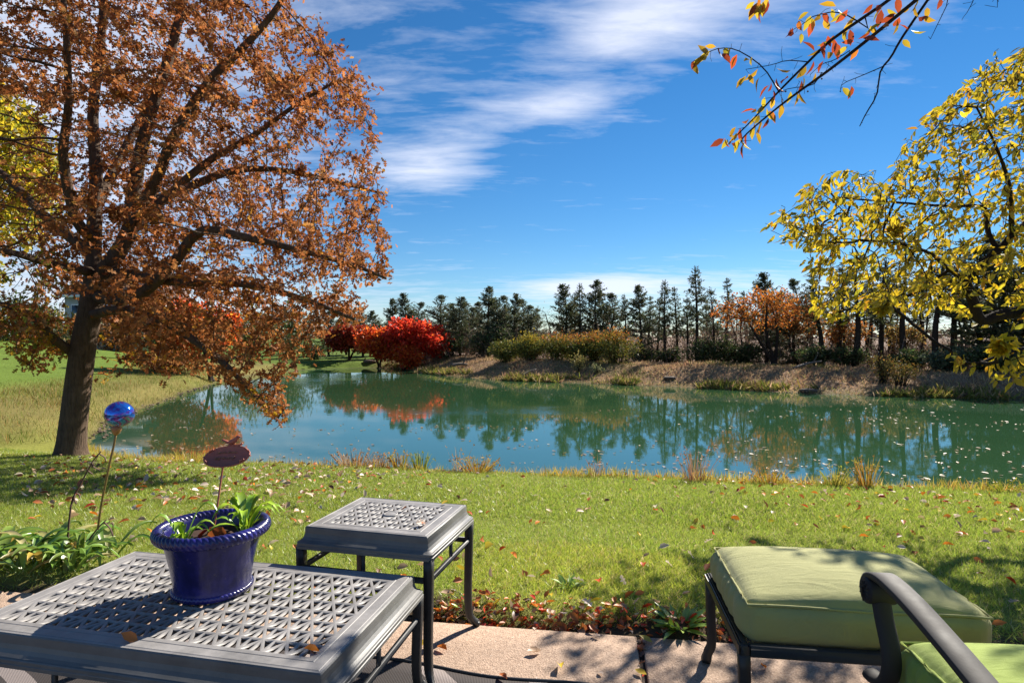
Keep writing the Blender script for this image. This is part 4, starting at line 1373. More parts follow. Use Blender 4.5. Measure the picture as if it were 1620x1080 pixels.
def build_overhead_tree():
    rng = np.random.default_rng(29)
    bx, by = 6.4, 2.2
    base = np.array([bx, by, ground_z(bx, by)])
    D = 3.9
    pl = lambda pts, d=D, n=16: smoothpath([P(a, b, d + .0) for a, b in pts], n)
    L = []
    L.append((smoothpath([base + [0, 0, -.1], base + [.0, .05, 1.6], base + [-.3, .3, 2.9], base + [-1.4, .8, 3.9], P(1640, -190, D), P(1530, -80, D)], 26), .17, .035, None, 0))
    L.append((pl([(1530, -80), (1470, -50), (1407, 0), (1320, 60), (1277, 100), (1230, 147), (1193, 187), (1157, 223)], D, 24), .014, .003, 0, 1))
    L.append((pl([(1530, -80), (1495, -38), (1450, 0), (1373, 63), (1313, 110), (1267, 143), (1227, 173), (1180, 213), (1172, 226)], D - .08, 24), .015, .003, 0, 1))
    L.append((pl([(1530, -80), (1500, -45), (1468, 0), (1427, 60), (1410, 90), (1393, 113), (1387, 150), (1370, 180), (1360, 200)], D + .1, 20), .011, .003, 0, 1))
    L.append((pl([(1393, 107), (1363, 120), (1333, 133), (1330, 146)], D + .1, 8), .004, .002, 3, 1))
    L.append((pl([(1232, 145), (1207, 107), (1167, 80), (1137, 77), (1113, 87), (1097, 97)], D, 14), .005, .002, 1, 1))
    L.append((pl([(1277, 98), (1245, 96), (1220, 103), (1180, 110)], D, 8), .004, .002, 1, 1))
    L.append((pl([(1373, 45), (1330, 20), (1290, 25), (1275, 35), (1250, 50)], D, 10), .005, .002, 1, 1))
    L.append((pl([(1490, -25), (1500, 0), (1485, 35), (1472, 62)], D + .1, 8), .004, .002, 3, 1))
    L.append((pl([(1560, -120), (1545, -30), (1540, 0), (1530, 20)], D, 8), .005, .002, 0, 1))
    L.append((pl([(1595, -140), (1580, -40), (1578, 12)], D, 8), .004, .002, 0, 1))
    L.append((pl([(1470, -50), (1380, -75), (1290, -60), (1225, -35), (1203, 0)], D, 14), .008, .002, 1, 1))
    L.append((pl([(1345, 80), (1320, 95), (1300, 102), (1282, 118)], D - .06, 8), .004, .002, 2, 1))
    L.append((pl([(1300, 115), (1285, 135), (1250, 140), (1225, 150)], D - .06, 8), .004, .002, 2, 1))
    pos, par, rmin = skeleton(L)
    pos = list(pos); par = list(par)
    n0 = len(pos)
    # short spurs along the twigs
    rad = list(rmin)
    for i in range(26, n0):
        if rng.random() < .85 and rmin[i] < .013:
            d = unit(rng.normal(size=3) + [0, 0, .1]); ln = rng.uniform(.02, .06)
            pos.append(pos[i] + d * ln); par.append(i); rad.append(.0016)
            if rng.random() < .4:
                pos.append(pos[-1] + unit(d + rng.normal(size=3) * .5) * ln * .7); par.append(len(pos) - 2); rad.append(.0012)
    pos = np.array(pos); par = np.array(par); rad = np.array(rad)
    t = thing('overhead_cherry_tree', 'sparse cherry branches with orange leaves hanging in from the top right', 'tree', base)
    obj('trunk', branch_geo(pos, par, rad, [1.35, 1.1], 0, 12).mesh('trunk', MATS['dark_bark'], True, base), t)
    # single leaves, placed as in the photograph
    spots = [(1098, 96), (1106, 104), (1110, 92), (1122, 80), (1130, 70), (1140, 72), (1118, 84), (1148, 88), (1156, 82), (1162, 92), (1160, 100), (1172, 94), (1196, 88), (1168, 130), (1176, 126), (1185, 120), (1198, 124), (1210, 140), (1212, 150), (1225, 138), (1222, 160), (1190, 168), (1186, 174), (1232, 120), (1248, 106), (1272, 112), (1276, 122), (1290, 122), (1264, 145), (1262, 150), (1218, 190), (1222, 185), (1205, 192), (1196, 182), (1182, 190), (1156, 198), (1150, 205), (1140, 208), (1160, 216), (1168, 220), (1176, 226), (1180, 230), (1186, 222), (1198, 214), (1136, 212), (1172, 200), (1207, 170), (1240, 156), (1258, 42), (1272, 10), (1276, 58), (1292, 40), (1296, 20), (1300, 50), (1308, 18), (1318, 15), (1326, 20), (1330, 18), (1333, 45), (1340, 55), (1352, 14), (1358, 80), (1381, 36), (1388, 38), (1421, 5), (1406, 30), (1422, 38), (1440, 50), (1462, 22), (1470, 20), (1478, 18), (1456, 36), (1448, 40), (1350, 48), (1312, 58), (1302, 56), (1324, 62), (1293, 72), (1287, 76), (1333, 140), (1364, 134), (1183, 6), (1186, 14), (1192, 10), (1196, 18), (1200, 22), (1204, 12), (1208, 16), (1212, 6), (1216, 14), (1220, 4), (1204, 26), (1230, 2), (1190, 2), (1362, 6), (1415, 14), (1496, 2), (1384, 8), (1346, 30), (1280, 22)]
    spots = spots + [(1120, 78), (1126, 86), (1150, 76), (1200, 112), (1216, 130), (1230, 132), (1244, 118), (1236, 168), (1214, 176), (1200, 178), (1192, 196), (1210, 200), (1166, 208), (1150, 214), (1162, 228), (1190, 206), (1252, 150), (1270, 134), (1284, 108), (1300, 92), (1314, 84), (1328, 74), (1336, 66), (1346, 64), (1366, 50), (1376, 44), (1392, 24), (1398, 14), (1412, 24), (1430, 28), (1434, 14), (1440, 8), (1452, 10), (1338, 10), (1322, 6), (1312, 36), (1284, 30), (1262, 36), (1250, 48), (1305, 70), (1318, 50)]
    q = np.array([P(a, b, D + rng.normal() * .05) for a, b in spots])
    tw = pos[20:]
    near = tw[np.argmin(np.linalg.norm(q[:, None] - tw[None], axis=2), axis=1)]
    ld = unit(q - near) * .5 + np.array([-.25, 0, -.8]) + rng.normal(size=(len(q), 3)) * .35
    sz = rng.uniform(.070, .112, len(q))
    C = palette(200, [(.50, .16, .02), (.48, .28, .02), (.40, .07, .018), (.50, .36, .025), (.30, .05, .016)], [.3, .28, .16, .16, .1], rng, .12)
    lp = near * .55 + q * .45
    mkleaf_objects(t, 'leaf', leaf_ellipse(.23, .08, .2), lp, ld, sz, C, MATS['yellow_leaf'], rng, 18)
    # leaves on the part of the tree beyond the frame
    # dark little cherries left on the spurs
    for (a, b) in ((1243, 325 * 0 + 145), (1278, 145), (1350, 58), (1371, 62), (1300, 125)):
        c = P(a, b, D)
        V, F = lathe([(0.0005, -.006), (.005, -.003), (.006, 0), (.004, .005), (.0005, .006)], 8)
        obj('cherry', mesh('cherry', V + c - base, F, MATS['dead_stem'], smooth=True), t)


build_oak()
build_cedars()
build_background()
build_house()
build_golden_tree()
build_overhead_tree()

# ------------------------------------------------------------------ grass and ground cover
def build_lawn_grass():
    rng = np.random.default_rng(3)

    def sample(n, v0, v1, power):
        v = v0 + (v1 - v0) * rng.random(n) ** power
        half = (v + .8) * 1.12 + .5
        u = rng.uniform(-1, 1, n) * half - v * math.sin(-YAW) * 0.0
        x, y = from_uv(u + v * UY * 1.0, v)
        return x, y, v

    def place(n, v0, v1, power, hmin, hmax, wid, name_t):
        x, y, v = sample(n, v0, v1, power)
        sd = pond_sd(x, y)
        ok = (sd > .12) & (v > EDGE_V + .01) & (np.abs(x) < y * 1.15 + 1.0) & (rng.random(n) < np.clip(.62 + (v - EDGE_V) * .6 + .45 * wob(x, y, 2.2, 40), .2, 1))
        x, y, v, sd = x[ok], y[ok], v[ok], sd[ok]
        m = len(x)
        z = terrain(x, y) - .004
        h = rng.uniform(hmin, hmax, m) * (1 + .25 * wob(x, y, 1.8, 41)) * (.75 + .25 * sstep(2.6, 3.0, v))
        p = np.stack([x, y, z], -1)
        d = np.stack([rng.normal(size=m) * .85 + .12, rng.normal(size=m) * .85 - .05, np.full(m, 1.0)], -1)
        C = palette(m, [(.315, .40, .050), (.25, .345, .042), (.385, .45, .070), (.44, .42, .12), (.54, .46, .24)], [.36, .24, .22, .11, .07], rng, .16)
        patch = wob(x, y, .9, 42)[:, None]
        C = C * (1 + .16 * patch) * np.where(patch > .45, np.array([1.12, 1.02, .95]), 1.0)
        dry = (rng.random(m) < sstep(1.0, .2, sd) * .45)
        C[dry] = palette(int(dry.sum()), [(.36, .27, .07), (.30, .25, .04), (.40, .30, .12)], [.4, .4, .2], rng, .15)
        return p, d, h, C, wid

    g = Geo()
    for args in ((390000, EDGE_V, 4.9, 1.0, .018, .048, .055, 0), (350000, 4.7, 8.2, 1.0, .026, .055, .085, 0)):
        p, d, h, C, wd = place(*args)
        tm = (np.array([[-wd, 0, 0], [wd, 0, 0], [0, 1, -.05]], float), [np.array([[0, 1, 2]])])
        W, Fs = scatter(tm, p, d, h, rng)
        g.add(W, Fs, rep(C, len(tm[0])))
    o = stuff(obj('lawn_grass', g.mesh('lawn_grass', MATS['grass_blade'])))
    o['label'] = 'mown yellow-green lawn grass running down to the pond'; o['category'] = 'grass'


def build_bank_grass():
    rng = np.random.default_rng(4)
    tm = leaf_blade(.035)
    g = Geo()
    # left bank: tan meadow strip and the hill
    n = 70000
    x = rng.uniform(-20, -6.2, n); y = rng.uniform(8.5, 30, n)
    sd = pond_sd(x, y); wl, wf, wn = zones(x, y)
    band = sstep(4.4, 2.2, sd + .8 * wob(x, y, .8, 9))
    ok = (sd > .05) & (wl > .25) & (sd < 9) & (rng.random(n) < .25 + .75 * band) & (np.abs(x) < y * .93 + .5)
    x, y, sd, band = x[ok], y[ok], sd[ok], band[ok]; m = len(x)
    p = np.stack([x, y, terrain(x, y) - .01], -1)
    h = rng.uniform(.04, .14, m) * (.45 + .75 * band) * (1 + .4 * wob(x, y, 1.2, 51))
    d = np.stack([rng.normal(size=m) * .35, rng.normal(size=m) * .35, np.ones(m)], -1)
    C = palette(m, [(.30, .215, .075), (.24, .185, .065), (.38, .22, .06), (.20, .195, .045)], [.3, .25, .2, .25], rng, .16)
    gr = rng.random(m) > band * .48 + .5 * wob(x, y, .7, 58)
    C[gr] = palette(int(gr.sum()), [(.145, .20, .025), (.20, .22, .035), (.25, .22, .045)], [.5, .3, .2], rng, .16)
    W, Fs = scatter(tm, p, d, h, rng); g.add(W, Fs, rep(C, len(tm[0])))
    # far bank: brown thatch with green tufts at the waterline
    n = 330000
    x = rng.uniform(-8, 22, n); y = rng.uniform(17, 40, n)
    k = np.abs(y - np.interp(x, [-8, -5, -2.8, 2.5, 6.25, 10, 15.8, 22], [38, 33, 30, 26, 23.7, 21, 19, 17])) < 7
    x, y = x[k], y[k]; n = len(x)
    sd = pond_sd(x, y); wl, wf, wn = zones(x, y)
    tuft = wob(x, y, 1.5, 53)
    ok = (sd > -.05) & (sd < 6.0) & (wf > .5) & (rng.random(n) < np.where(sd < .8, .35 + .6 * (tuft > .1), .55))
    x, y, sd, tuft = x[ok], y[ok], sd[ok], tuft[ok]; m = len(x)
    p = np.stack([x, y, terrain(x, y) - .01], -1)
    h = np.where((sd < .9) & (tuft > .1), rng.uniform(.14, .42, m), rng.uniform(.08, .30, m) * (.55 + .6 * np.clip(wob(x, y, 1.8, 57), 0, 1)))
    d = np.stack([rng.normal(size=m) * .9, rng.normal(size=m) * .9, np.ones(m)], -1)
    C = palette(m, [(.42, .26, .15), (.30, .175, .10), (.54, .38, .21), (.38, .31, .13), (.17, .105, .065)], [.3, .22, .22, .16, .10], rng, .18)
    gr = (sd < .9) & (rng.random(m) < np.where(tuft > .1, .75, .3))
    C[gr] = palette(int(gr.sum()), [(.19, .20, .03), (.30, .24, .06), (.12, .15, .025)], [.4, .35, .25], rng, .16)
    g2 = (sd >= 1.2) & (wob(x, y, .55, 12) > .15) & (rng.random(m) < .55)
    C[g2] = palette(int(g2.sum()), [(.12, .14, .035), (.17, .15, .05)], [.5, .5], rng, .16)
    tm = leaf_blade(.075)
    W, Fs = scatter(tm, p, d, h, rng); g.add(W, Fs, rep(C, len(tm[0])))
    o = stuff(obj('bank_grass', g.mesh('bank_grass', MATS['dry_grass'])))
    o['label'] = 'dry tan and brown grass on the pond banks'; o['category'] = 'grass'
    # near lip: golden fringe against the water
    g = Geo()
    n = 52000
    x = rng.uniform(-7.5, 7.5, n); y = rng.uniform(6.6, 10.6, n)
    sd = pond_sd(x, y); wl, wf, wn = zones(x, y)
    cl = wob(x, y, 3.0, 55)
    ok = (sd > .0) & (sd < .75) & (wn > .4) & (rng.random(n) < .35 + .6 * (cl > -.1))
    x, y, sd, cl = x[ok], y[ok], sd[ok], cl[ok]; m = len(x)
    p = np.stack([x, y, terrain(x, y) - .01], -1)
    h = rng.uniform(.05, .14, m) * (1 + .8 * np.clip(cl, 0, 1)) + .02
    d = np.stack([rng.normal(size=m) * .4, rng.normal(size=m) * .4, np.ones(m)], -1)
    C = palette(m, [(.54, .40, .07), (.44, .36, .05), (.56, .30, .07), (.56, .46, .20), (.30, .32, .04)], [.3, .25, .15, .12, .18], rng, .15)
    W, Fs = scatter(leaf_blade(.03), p, d, h, rng); g.add(W, Fs, rep(C, 5))
    o = stuff(obj('shore_grass', g.mesh('shore_grass', MATS['dry_grass'])))
    o['label'] = 'golden fringe of uncut grass along the near shore'; o['category'] = 'grass'


def grass_clump(px, py, d, h, w, n, cols, wts, label, seed, name='dry_grass_clump', thin=.010, bend=.35):
    rng = np.random.default_rng(seed)
    x = (px - CX) / F_PX * d
    base = np.array([x, d, ground_z(x, d)])
    t = thing(name, label, 'grass clump', base, 0, 'dry grass clumps on the near shore')
    g = Geo()
    for k in range(n):
        a = rng.uniform(0, 6.28); q = math.sqrt(rng.random()) * w
        b = np.array([np.cos(a) * q * .5, np.sin(a) * q * .4, -.02])
        hh = h * rng.uniform(.5, 1.1)
        e = b + np.array([np.cos(a) * q * .7 + rng.normal() * bend * .3 * h, np.sin(a) * q * .5, hh])
        m = (b + e) / 2 + np.array([0, 0, hh * .12])
        c = smoothpath([b, m, e], 5)
        s = unit(np.cross(e - b, rng.normal(size=3)))
        ww = np.array([.5, .5, .42, .3, .08]) * thin
        V = np.concatenate([c + s * ww[:, None], c - s * ww[:, None]])
        i = np.arange(4)
        F = np.stack([i, i + 1, i + 6, i + 5], -1)
        g.add(V, F, palette(1, cols, wts, rng, .15)[0])
        if rng.random() < .35:       # seed head
            W, Fs = scatter(leaf_diamond(.25), np.repeat(e[None], 3, 0), rng.normal(size=(3, 3)) + [0, 0, .6], np.full(3, .035), rng)
            g.add(W, Fs, palette(1, cols, wts, rng, .15)[0])
    obj('blades', g.mesh('blades', MATS['dry_grass']), t)


def build_clumps():
    tan = [(.42, .24, .10), (.36, .20, .09), (.46, .32, .16)]; gold = [(.44, .30, .05), (.42, .20, .04), (.30, .27, .04)]
    pink = [(.40, .19, .10), (.30, .15, .08), (.42, .28, .14)]
    w3 = [.4, .35, .25]
    grass_clump(562, 734, 8.35, .30, .34, 170, tan, w3, 'bushy rust-tan grass clump at the left of the near shore', 201)
    grass_clump(598, 738, 8.25, .24, .20, 60, tan, w3, 'thin tan grass tuft right of the bushy rust clump', 202)
    grass_clump(632, 738, 8.2, .27, .16, 70, gold, w3, 'orange and tan grass tuft left of the green weed', 203)
    grass_clump(665, 742, 8.1, .26, .15, 60, [(.24, .27, .03), (.34, .30, .05)], [.6, .4], 'yellow-green weed tuft among the shore grasses', 204)
    grass_clump(728, 744, 7.95, .40, .14, 14, tan, w3, 'few tall wispy grass stems above the near shore', 205, thin=.006)
    grass_clump(755, 748, 7.85, .20, .30, 110, gold, w3, 'low red-gold grass clump at the middle of the near shore', 206)
    grass_clump(945, 758, 7.55, .26, .16, 26, pink, w3, 'sparse pinkish grass tuft right of the middle shore', 207, thin=.007)
    grass_clump(1100, 768, 7.25, .42, .26, 60, pink, w3, 'tall pinkish seed-head grass clump on the near shore', 208, thin=.007)
    grass_clump(1215, 770, 7.1, .18, .22, 60, gold, w3, 'short golden grass clump right of the pinkish one', 209)
    grass_clump(1320, 772, 7.0, .22, .18, 60, [(.34, .33, .05), (.40, .32, .06)], [.5, .5], 'yellow-green grass clump right of the golden one', 210)
    grass_clump(1372, 772, 6.95, .36, .16, 60, gold, w3, 'upright gold grass tuft with tall spikes on the right shore', 211)
    grass_clump(1590, 778, 6.7, .14, .25, 60, [(.26, .28, .03), (.34, .30, .05)], [.6, .4], 'low green grass clump at the right end of the near shore', 212)
    # leafy weeds at the edge of the patio and in the lawn
    rng = np.random.default_rng(215)
    for k, (px, py, d, r, n, lab) in enumerate(((900, 945, 2.98, .11, 34, 'green feathery weed in the lawn beside the leaf drift'), (1075, 1003, 2.56, .15, 46, 'bright green weed at the patio edge by the ottoman leg'), (1265, 1000, 2.6, .12, 26, 'small weed at the patio edge behind the ottoman legs'), (730, 975, 2.72, .06, 16, 'tiny weed sprig at the patio edge by the side table'))):
        x = (px - CX) / F_PX * d
        base = np.array([x, d, ground_z(x, d)])
        t = thing('lawn_weed', lab, 'weed', base, 0, 'weeds in the lawn')
        for q in range(n):
            a = rng.uniform(0, 6.28); ln = r * rng.uniform(.35, .85)
            tm = leaf_ellipse(.13, .03, .35)
            W, Fs = scatter(tm, np.array([[np.cos(a) * r * .15, np.sin(a) * r * .15, .0]]), np.array([[np.cos(a), np.sin(a), rng.uniform(.4, 1.6)]]), [ln], rng, up=np.array([[0, 0, 1.]]))
            obj('leaf', mesh('leaf', W, Fs, MATS['plant_leaf'], palette(1, [(.22, .36, .04), (.30, .42, .05), (.16, .26, .05)], [.4, .4, .2], rng)[0]), t)


# ------------------------------------------------------------------ fallen leaves
def fallen_template(rng, kind):
    if kind == 'oak':
        V, Fs = leaf_oak(.10, .25)
    else:
        V, Fs = leaf_ellipse(rng.uniform(.22, .34), rng.uniform(.08, .2), rng.uniform(-.3, .35))
    V = V.copy(); V[:, 1] -= .5
    V[:, 2] += rng.uniform(.1, .5) * V[:, 0] ** 2 * 2 + rng.uniform(-.1, .3) * V[:, 1] ** 2
    V[:, 2] -= V[:, 2].min()
    return V, Fs


LEAFCOL = {'rust': (.44, .130, .034), 'red': (.56, .060, .022), 'orange': (.66, .20, .025), 'yellow': (.62, .44, .04), 'tan': (.50, .33, .20), 'pale': (.66, .53, .42), 'brown': (.17, .072, .038)}


def build_fallen():
    rng = np.random.default_rng(61)
    protos = {}
    for c, rgb in LEAFCOL.items():
        protos[c] = []
        for k in range(4):
            V, Fs = fallen_template(rng, 'oak' if (c in ('tan', 'pale', 'brown') and k % 2) else 'ell')
            protos[c].append(mesh('fallen_leaf', V, Fs, MATS['fallen_leaf'], np.array(rgb) * rng.uniform(.85, 1.15)))

    def put(c, x, y, z, s, label, group, tilt=.35, yaw=None):
        o = obj('fallen_leaf', protos[c][rng.integers(4)], None, (x, y, z), (rng.normal() * tilt, rng.normal() * tilt, rng.uniform(0, 6.28) if yaw is None else yaw))
        o.scale = (s, s, s)
        return tag(o, label, 'leaf', group)

    # leaves one can name: on the patio, tables, cushion
    singles = [('tan', 845, 1033, 0, .060, 'tan dry leaf lying at the middle of the patio slab'), ('yellow', 886, 1058, 0, .058, 'yellow-brown leaf on the patio in front of the tan one'), ('pale', 950, 1066, 0, .030, 'small pale leaf scrap on the patio left of the joint'), ('yellow', 1013, 1066, 0, .05, 'yellow leaf lying across the patio joint'), ('yellow', 1022, 1014, 0, .055, 'yellow leaf at the patio edge right of the joint'), ('pale', 943, 1008, 0, .035, 'pale papery leaf at the patio edge left of the joint'), ('orange', 700, 1028, 0, .055, 'orange-tan leaf on the patio behind the side table leg'), ('yellow', 667, 1020, 0, .045, 'yellowish leaf on the patio between the two tables'), ('rust', 796, 1072, .01, .045, 'rust leaf on the edge of the rug'), ('rust', 1183, 1056, 0, .05, 'reddish leaf on the patio under the ottoman'), ('orange', 1207, 1058, 0, .04, 'orange leaf on the patio beneath the ottoman frame'), ('pale', 1180, 1073, 0, .06, 'pale curled leaf by the front leg of the ottoman')]
    for c, px, py, z, s, lab in singles:
        d = F_PX * (CAM_H - z) / (py - HY); x = (px - CX) / F_PX * d
        put(c, x, d, z + .004, s, lab, 'leaves on the patio', .12)
    # drift along the patio edge and scatter over the lawn: single leaves
    names = {'rust': 'rust', 'red': 'red', 'orange': 'orange', 'yellow': 'yellow', 'tan': 'tan', 'pale': 'pale', 'brown': 'dark brown'}
    keys = list(LEAFCOL)
    for k in range(150):
        u = rng.choice([rng.uniform(-.75, .55), rng.uniform(-1.6, 2.4)], p=[.78, .22]); v = EDGE_V + abs(rng.normal()) * .10 + rng.uniform(-.012, .02)
        x, y = from_uv(u, v)
        if x > y * .9:
            continue
        c = rng.choice(keys, p=[.30, .2, .17, .05, .16, .07, .05])
        put(c, x, y, max(ground_z(x, y), 0 if v < EDGE_V else -1) + rng.uniform(.006, .026), rng.uniform(.032, .060), '%s fallen leaf in the drift along the patio edge' % names[c], 'leaf drift along the patio edge', .35)
    for k in range(16):
        x, y = from_uv(JOINT_U + rng.normal() * .006, EDGE_V - .02 - rng.random() * .5)
        c = rng.choice(['rust', 'brown', 'red', 'tan'])
        put(c, x, y, -.012 + rng.random() * .012, rng.uniform(.025, .04), '%s leaf caught in the patio joint' % names[c], 'leaves in the patio joint', .5)
    for k in range(110):
        v = 2.75 + 2.1 * rng.random() ** 1.2
        u = rng.uniform(-.85, .9) * v * .95 + v * UY
        x, y = from_uv(u, v)
        if abs(x) > y * .86:
            continue
        c = rng.choice(keys, p=[.16, .10, .20, .08, .22, .16, .08])
        put(c, x, y, ground_z(x, y) + rng.uniform(.02, .045), rng.uniform(.04, .075), '%s fallen leaf lying on the near half of the lawn' % names[c], 'fallen leaves on the near lawn', .45)
    # the rest, too many to count
    n = 2600
    v = 2.8 + 5.0 * rng.random(n) ** .8
    u = rng.uniform(-1, 1, n) * v * .95 + v * UY
    x, y = from_uv(u, v)
    den = np.clip(.35 + .5 * wob(x, y, .8, 66) + .35 * (x < -1.5) * (y > 4) + .15 * (x > 1), .05, 1)
    ok = (rng.random(n) < den) & (pond_sd(x, y) > .3) & (np.abs(x) < y * .9) & ((v > 4.6) | (rng.random(n) < .45))
    x, y = x[ok], y[ok]; m = len(x)
    p = np.stack([x, y, terrain(x, y) + rng.uniform(.02, .045, m)], -1)
    dr = np.stack([rng.normal(size=m), rng.normal(size=m), rng.normal(size=m) * .35], -1)
    rgt = x > 0
    C = np.where(rgt[:, None], palette(m, [LEAFCOL[k] for k in keys], [.16, .08, .24, .14, .18, .12, .08], rng, .12), palette(m, [LEAFCOL[k] for k in keys], [.15, .03, .06, .06, .34, .26, .10], rng, .12))
    tm = leaf_ellipse(.3, .16, .2)
    W, Fs = scatter(tm, p, dr, rng.uniform(.045, .09, m), rng, .55, np.array([[0, 0, 1.]]))
    o = stuff(obj('scattered_leaves', mesh('scattered_leaves', W, Fs, MATS['fallen_leaf'], rep(C, 8))))
    o['label'] = 'countless small dry leaves scattered over the farther lawn'; o['category'] = 'leaves'
    # leaf crumbs in the drift
    n = 600
    u = np.where(rng.random(n) < .8, rng.uniform(-.8, .6, n), rng.uniform(-1.8, 2.4, n)); v = EDGE_V + np.abs(rng.normal(size=n)) * .07
    x, y = from_uv(u, v)
    p = np.stack([x, y, terrain(x, y) + rng.uniform(.004, .022, n)], -1)
    W, Fs = scatter(tm, p, np.stack([rng.normal(size=n), rng.normal(size=n), rng.normal(size=n) * .3], -1), rng.uniform(.02, .045, n), rng)
    C = palette(n, [LEAFCOL[k] for k in keys], [.36, .16, .14, .04, .17, .06, .07], rng, .15)
    o = stuff(obj('leaf_litter', mesh('leaf_litter', W, Fs, MATS['fallen_leaf'], rep(C, 8))))
    o['label'] = 'crumbled leaf litter along the patio edge'; o['category'] = 'leaves'
    # afloat on the pond
    n = 1000
    px = np.concatenate([rng.uniform(150, 480, 200), rng.uniform(480, 1000, 150), rng.uniform(1000, 1620, 350), rng.normal(1450, 90, 300)]); py = np.concatenate([rng.uniform(600, 725, 200), rng.uniform(610, 760, 150), rng.uniform(632, 772, 350), rng.normal(655, 22, 300)])
    # drawn from rough areas of the pond, then gathered into little rafts
    d = F_PX * (CAM_H - WATER_Z) / np.maximum(py - HY, 40); x = (px - CX) / F_PX * d
    cl = rng.integers(0, len(x), n); raft = rng.random(n) < .7
    x = np.where(raft, x[(cl * 7) % 50 + (cl % 3) * 300] + rng.normal(size=n) * .28, x); d = np.where(raft, d[(cl * 7) % 50 + (cl % 3) * 300] + rng.normal(size=n) * .14, d)
    ok = pond_sd(x, d) < -.25
    x, d = x[ok], d[ok]; m = len(x)
    p = np.stack([x, d, np.full(m, WATER_Z + .006)], -1)
    dr = np.stack([rng.normal(size=m), rng.normal(size=m), rng.normal(size=m) * .06], -1)
    C = palette(m, [(.38, .28, .18), (.46, .36, .26), (.30, .18, .09), (.40, .27, .07)], [.35, .25, .25, .15], rng, .12)
    W, Fs = scatter(leaf_ellipse(.3, .10, -.1), p, dr, rng.uniform(.03, .10, m), rng, .1, np.array([[0, 0, 1.]]))
    o = stuff(obj('floating_leaves', mesh('floating_leaves', W, Fs, MATS['fallen_leaf'], rep(C, 8))))
    o['label'] = 'pale leaves floating on the pond'; o['category'] = 'leaves'
    return put


# ------------------------------------------------------------------ rocks and logs on the banks
def build_bank_things():
    rng = np.random.default_rng(81)

    def rock(px, d, sx, sy, sz, label):
        x = (px - CX) / F_PX * d
        V, F = lathe([(.001, -.5), (.6, -.45), (.95, -.1), (.9, .25), (.55, .45), (.001, .5)], 12)
        V = V * (1 + .18 * wob(V[:, 0] * 3 + px, V[:, 1] * 3 + V[:, 2] * 4, 1, 7))[:, None] * np.array([sx, sy, sz])
        o = obj('rock', mesh('rock', V, F, MATS['pebble']), None, (x, d, ground_z(x, d) + sz * .12))
        tag(o, label, 'rock', 'rocks on the far bank')
    rock(1278, 21.35, .36, .25, .20, 'flat brown rock at the waterline of the right far bank')
    rock(1060, 24.9, .32, .25, .16, 'low dark rock on the far bank right of the shrubs')
    rock(585, 38.8, .5, .3, .25, 'pale boulder at the left foot of the red maples')

    def log(px0, py0, d0, px1, py1, d1, r, label):
        a, b = P(px0, py0, d0), P(px1, py1, d1)
        for q in (a, b):
            q[2] = max(q[2], ground_z(q[0], q[1]) + r * .6)
        m = (a + b) / 2 + np.array([0, 0, .05])
        t = thing('fallen_log', label, 'log', (a + b) / 2, 0, 'logs on the far bank')
        pts = smoothpath([a, m, b], 10)
        g = Geo(); g.add(*tube(pts, np.linspace(r, r * .5, 10), 7))
        obj('stem', g.mesh('stem', MATS['log_wood'], True, t.location), t)
        k = pts[6]
        g = Geo(); g.add(*tube(smoothpath([k, k + [.15, 0, .2], k + [.2, -.1, .42]], 5), np.linspace(r * .4, r * .15, 5), 5))
        obj('branch_stub', g.mesh('branch_stub', MATS['log_wood'], True, t.location), t)
    log(826, 594, 27.2, 848, 584, 27.8, .05, 'grey branch sloping down to the water below the shrubs')
    log(1255, 583, 24.5, 1300, 571, 25.5, .06, 'fallen branch lying under the rusty tree')
    log(715, 578, 32.0, 740, 577, 32.2, .10, 'short dark log on the bank right of the scarlet maple')
    # pebbled rim of the left shore
    g = Geo()
    for k in range(150):
        t = rng.random()
        x = np.interp(t, [0, .4, .7, 1], [-8.2, -9.7, -11.0, -12.5]); y = np.interp(t, [0, .4, .7, 1], [11.7, 14.8, 19.4, 25])
        x += rng.normal() * .14; y += rng.normal() * .12
        s = rng.uniform(.012, .04)
        V, F = box(0, 0, 0, s * 2, s * 1.5, s, s * .3)
        g.add(rotz(V, rng.uniform(0, 3)) + np.array([x, y, WATER_Z + .03]), F)
    o = stuff(obj('shore_pebbles', g.mesh('shore_pebbles', MATS['pebble'])))
    o['label'] = 'line of pale pebbles along the left waterline'; o['category'] = 'pebbles'


build_lawn_grass()
build_bank_grass()
build_clumps()
put_leaf = build_fallen()
build_bank_things()

# ------------------------------------------------------------------ patio furniture
def rect_ring(w, d, z, n=1, clip=0.0):
    """corner loop of a rectangle, corners clipped"""
    a, b = w / 2, d / 2
    c = clip
    return np.array([(-a + c, -b, z), (a - c, -b, z), (a, -b + c, z), (a, b - c, z), (a - c, b, z), (-a + c, b, z), (-a, b - c, z), (-a, -b + c, z)])


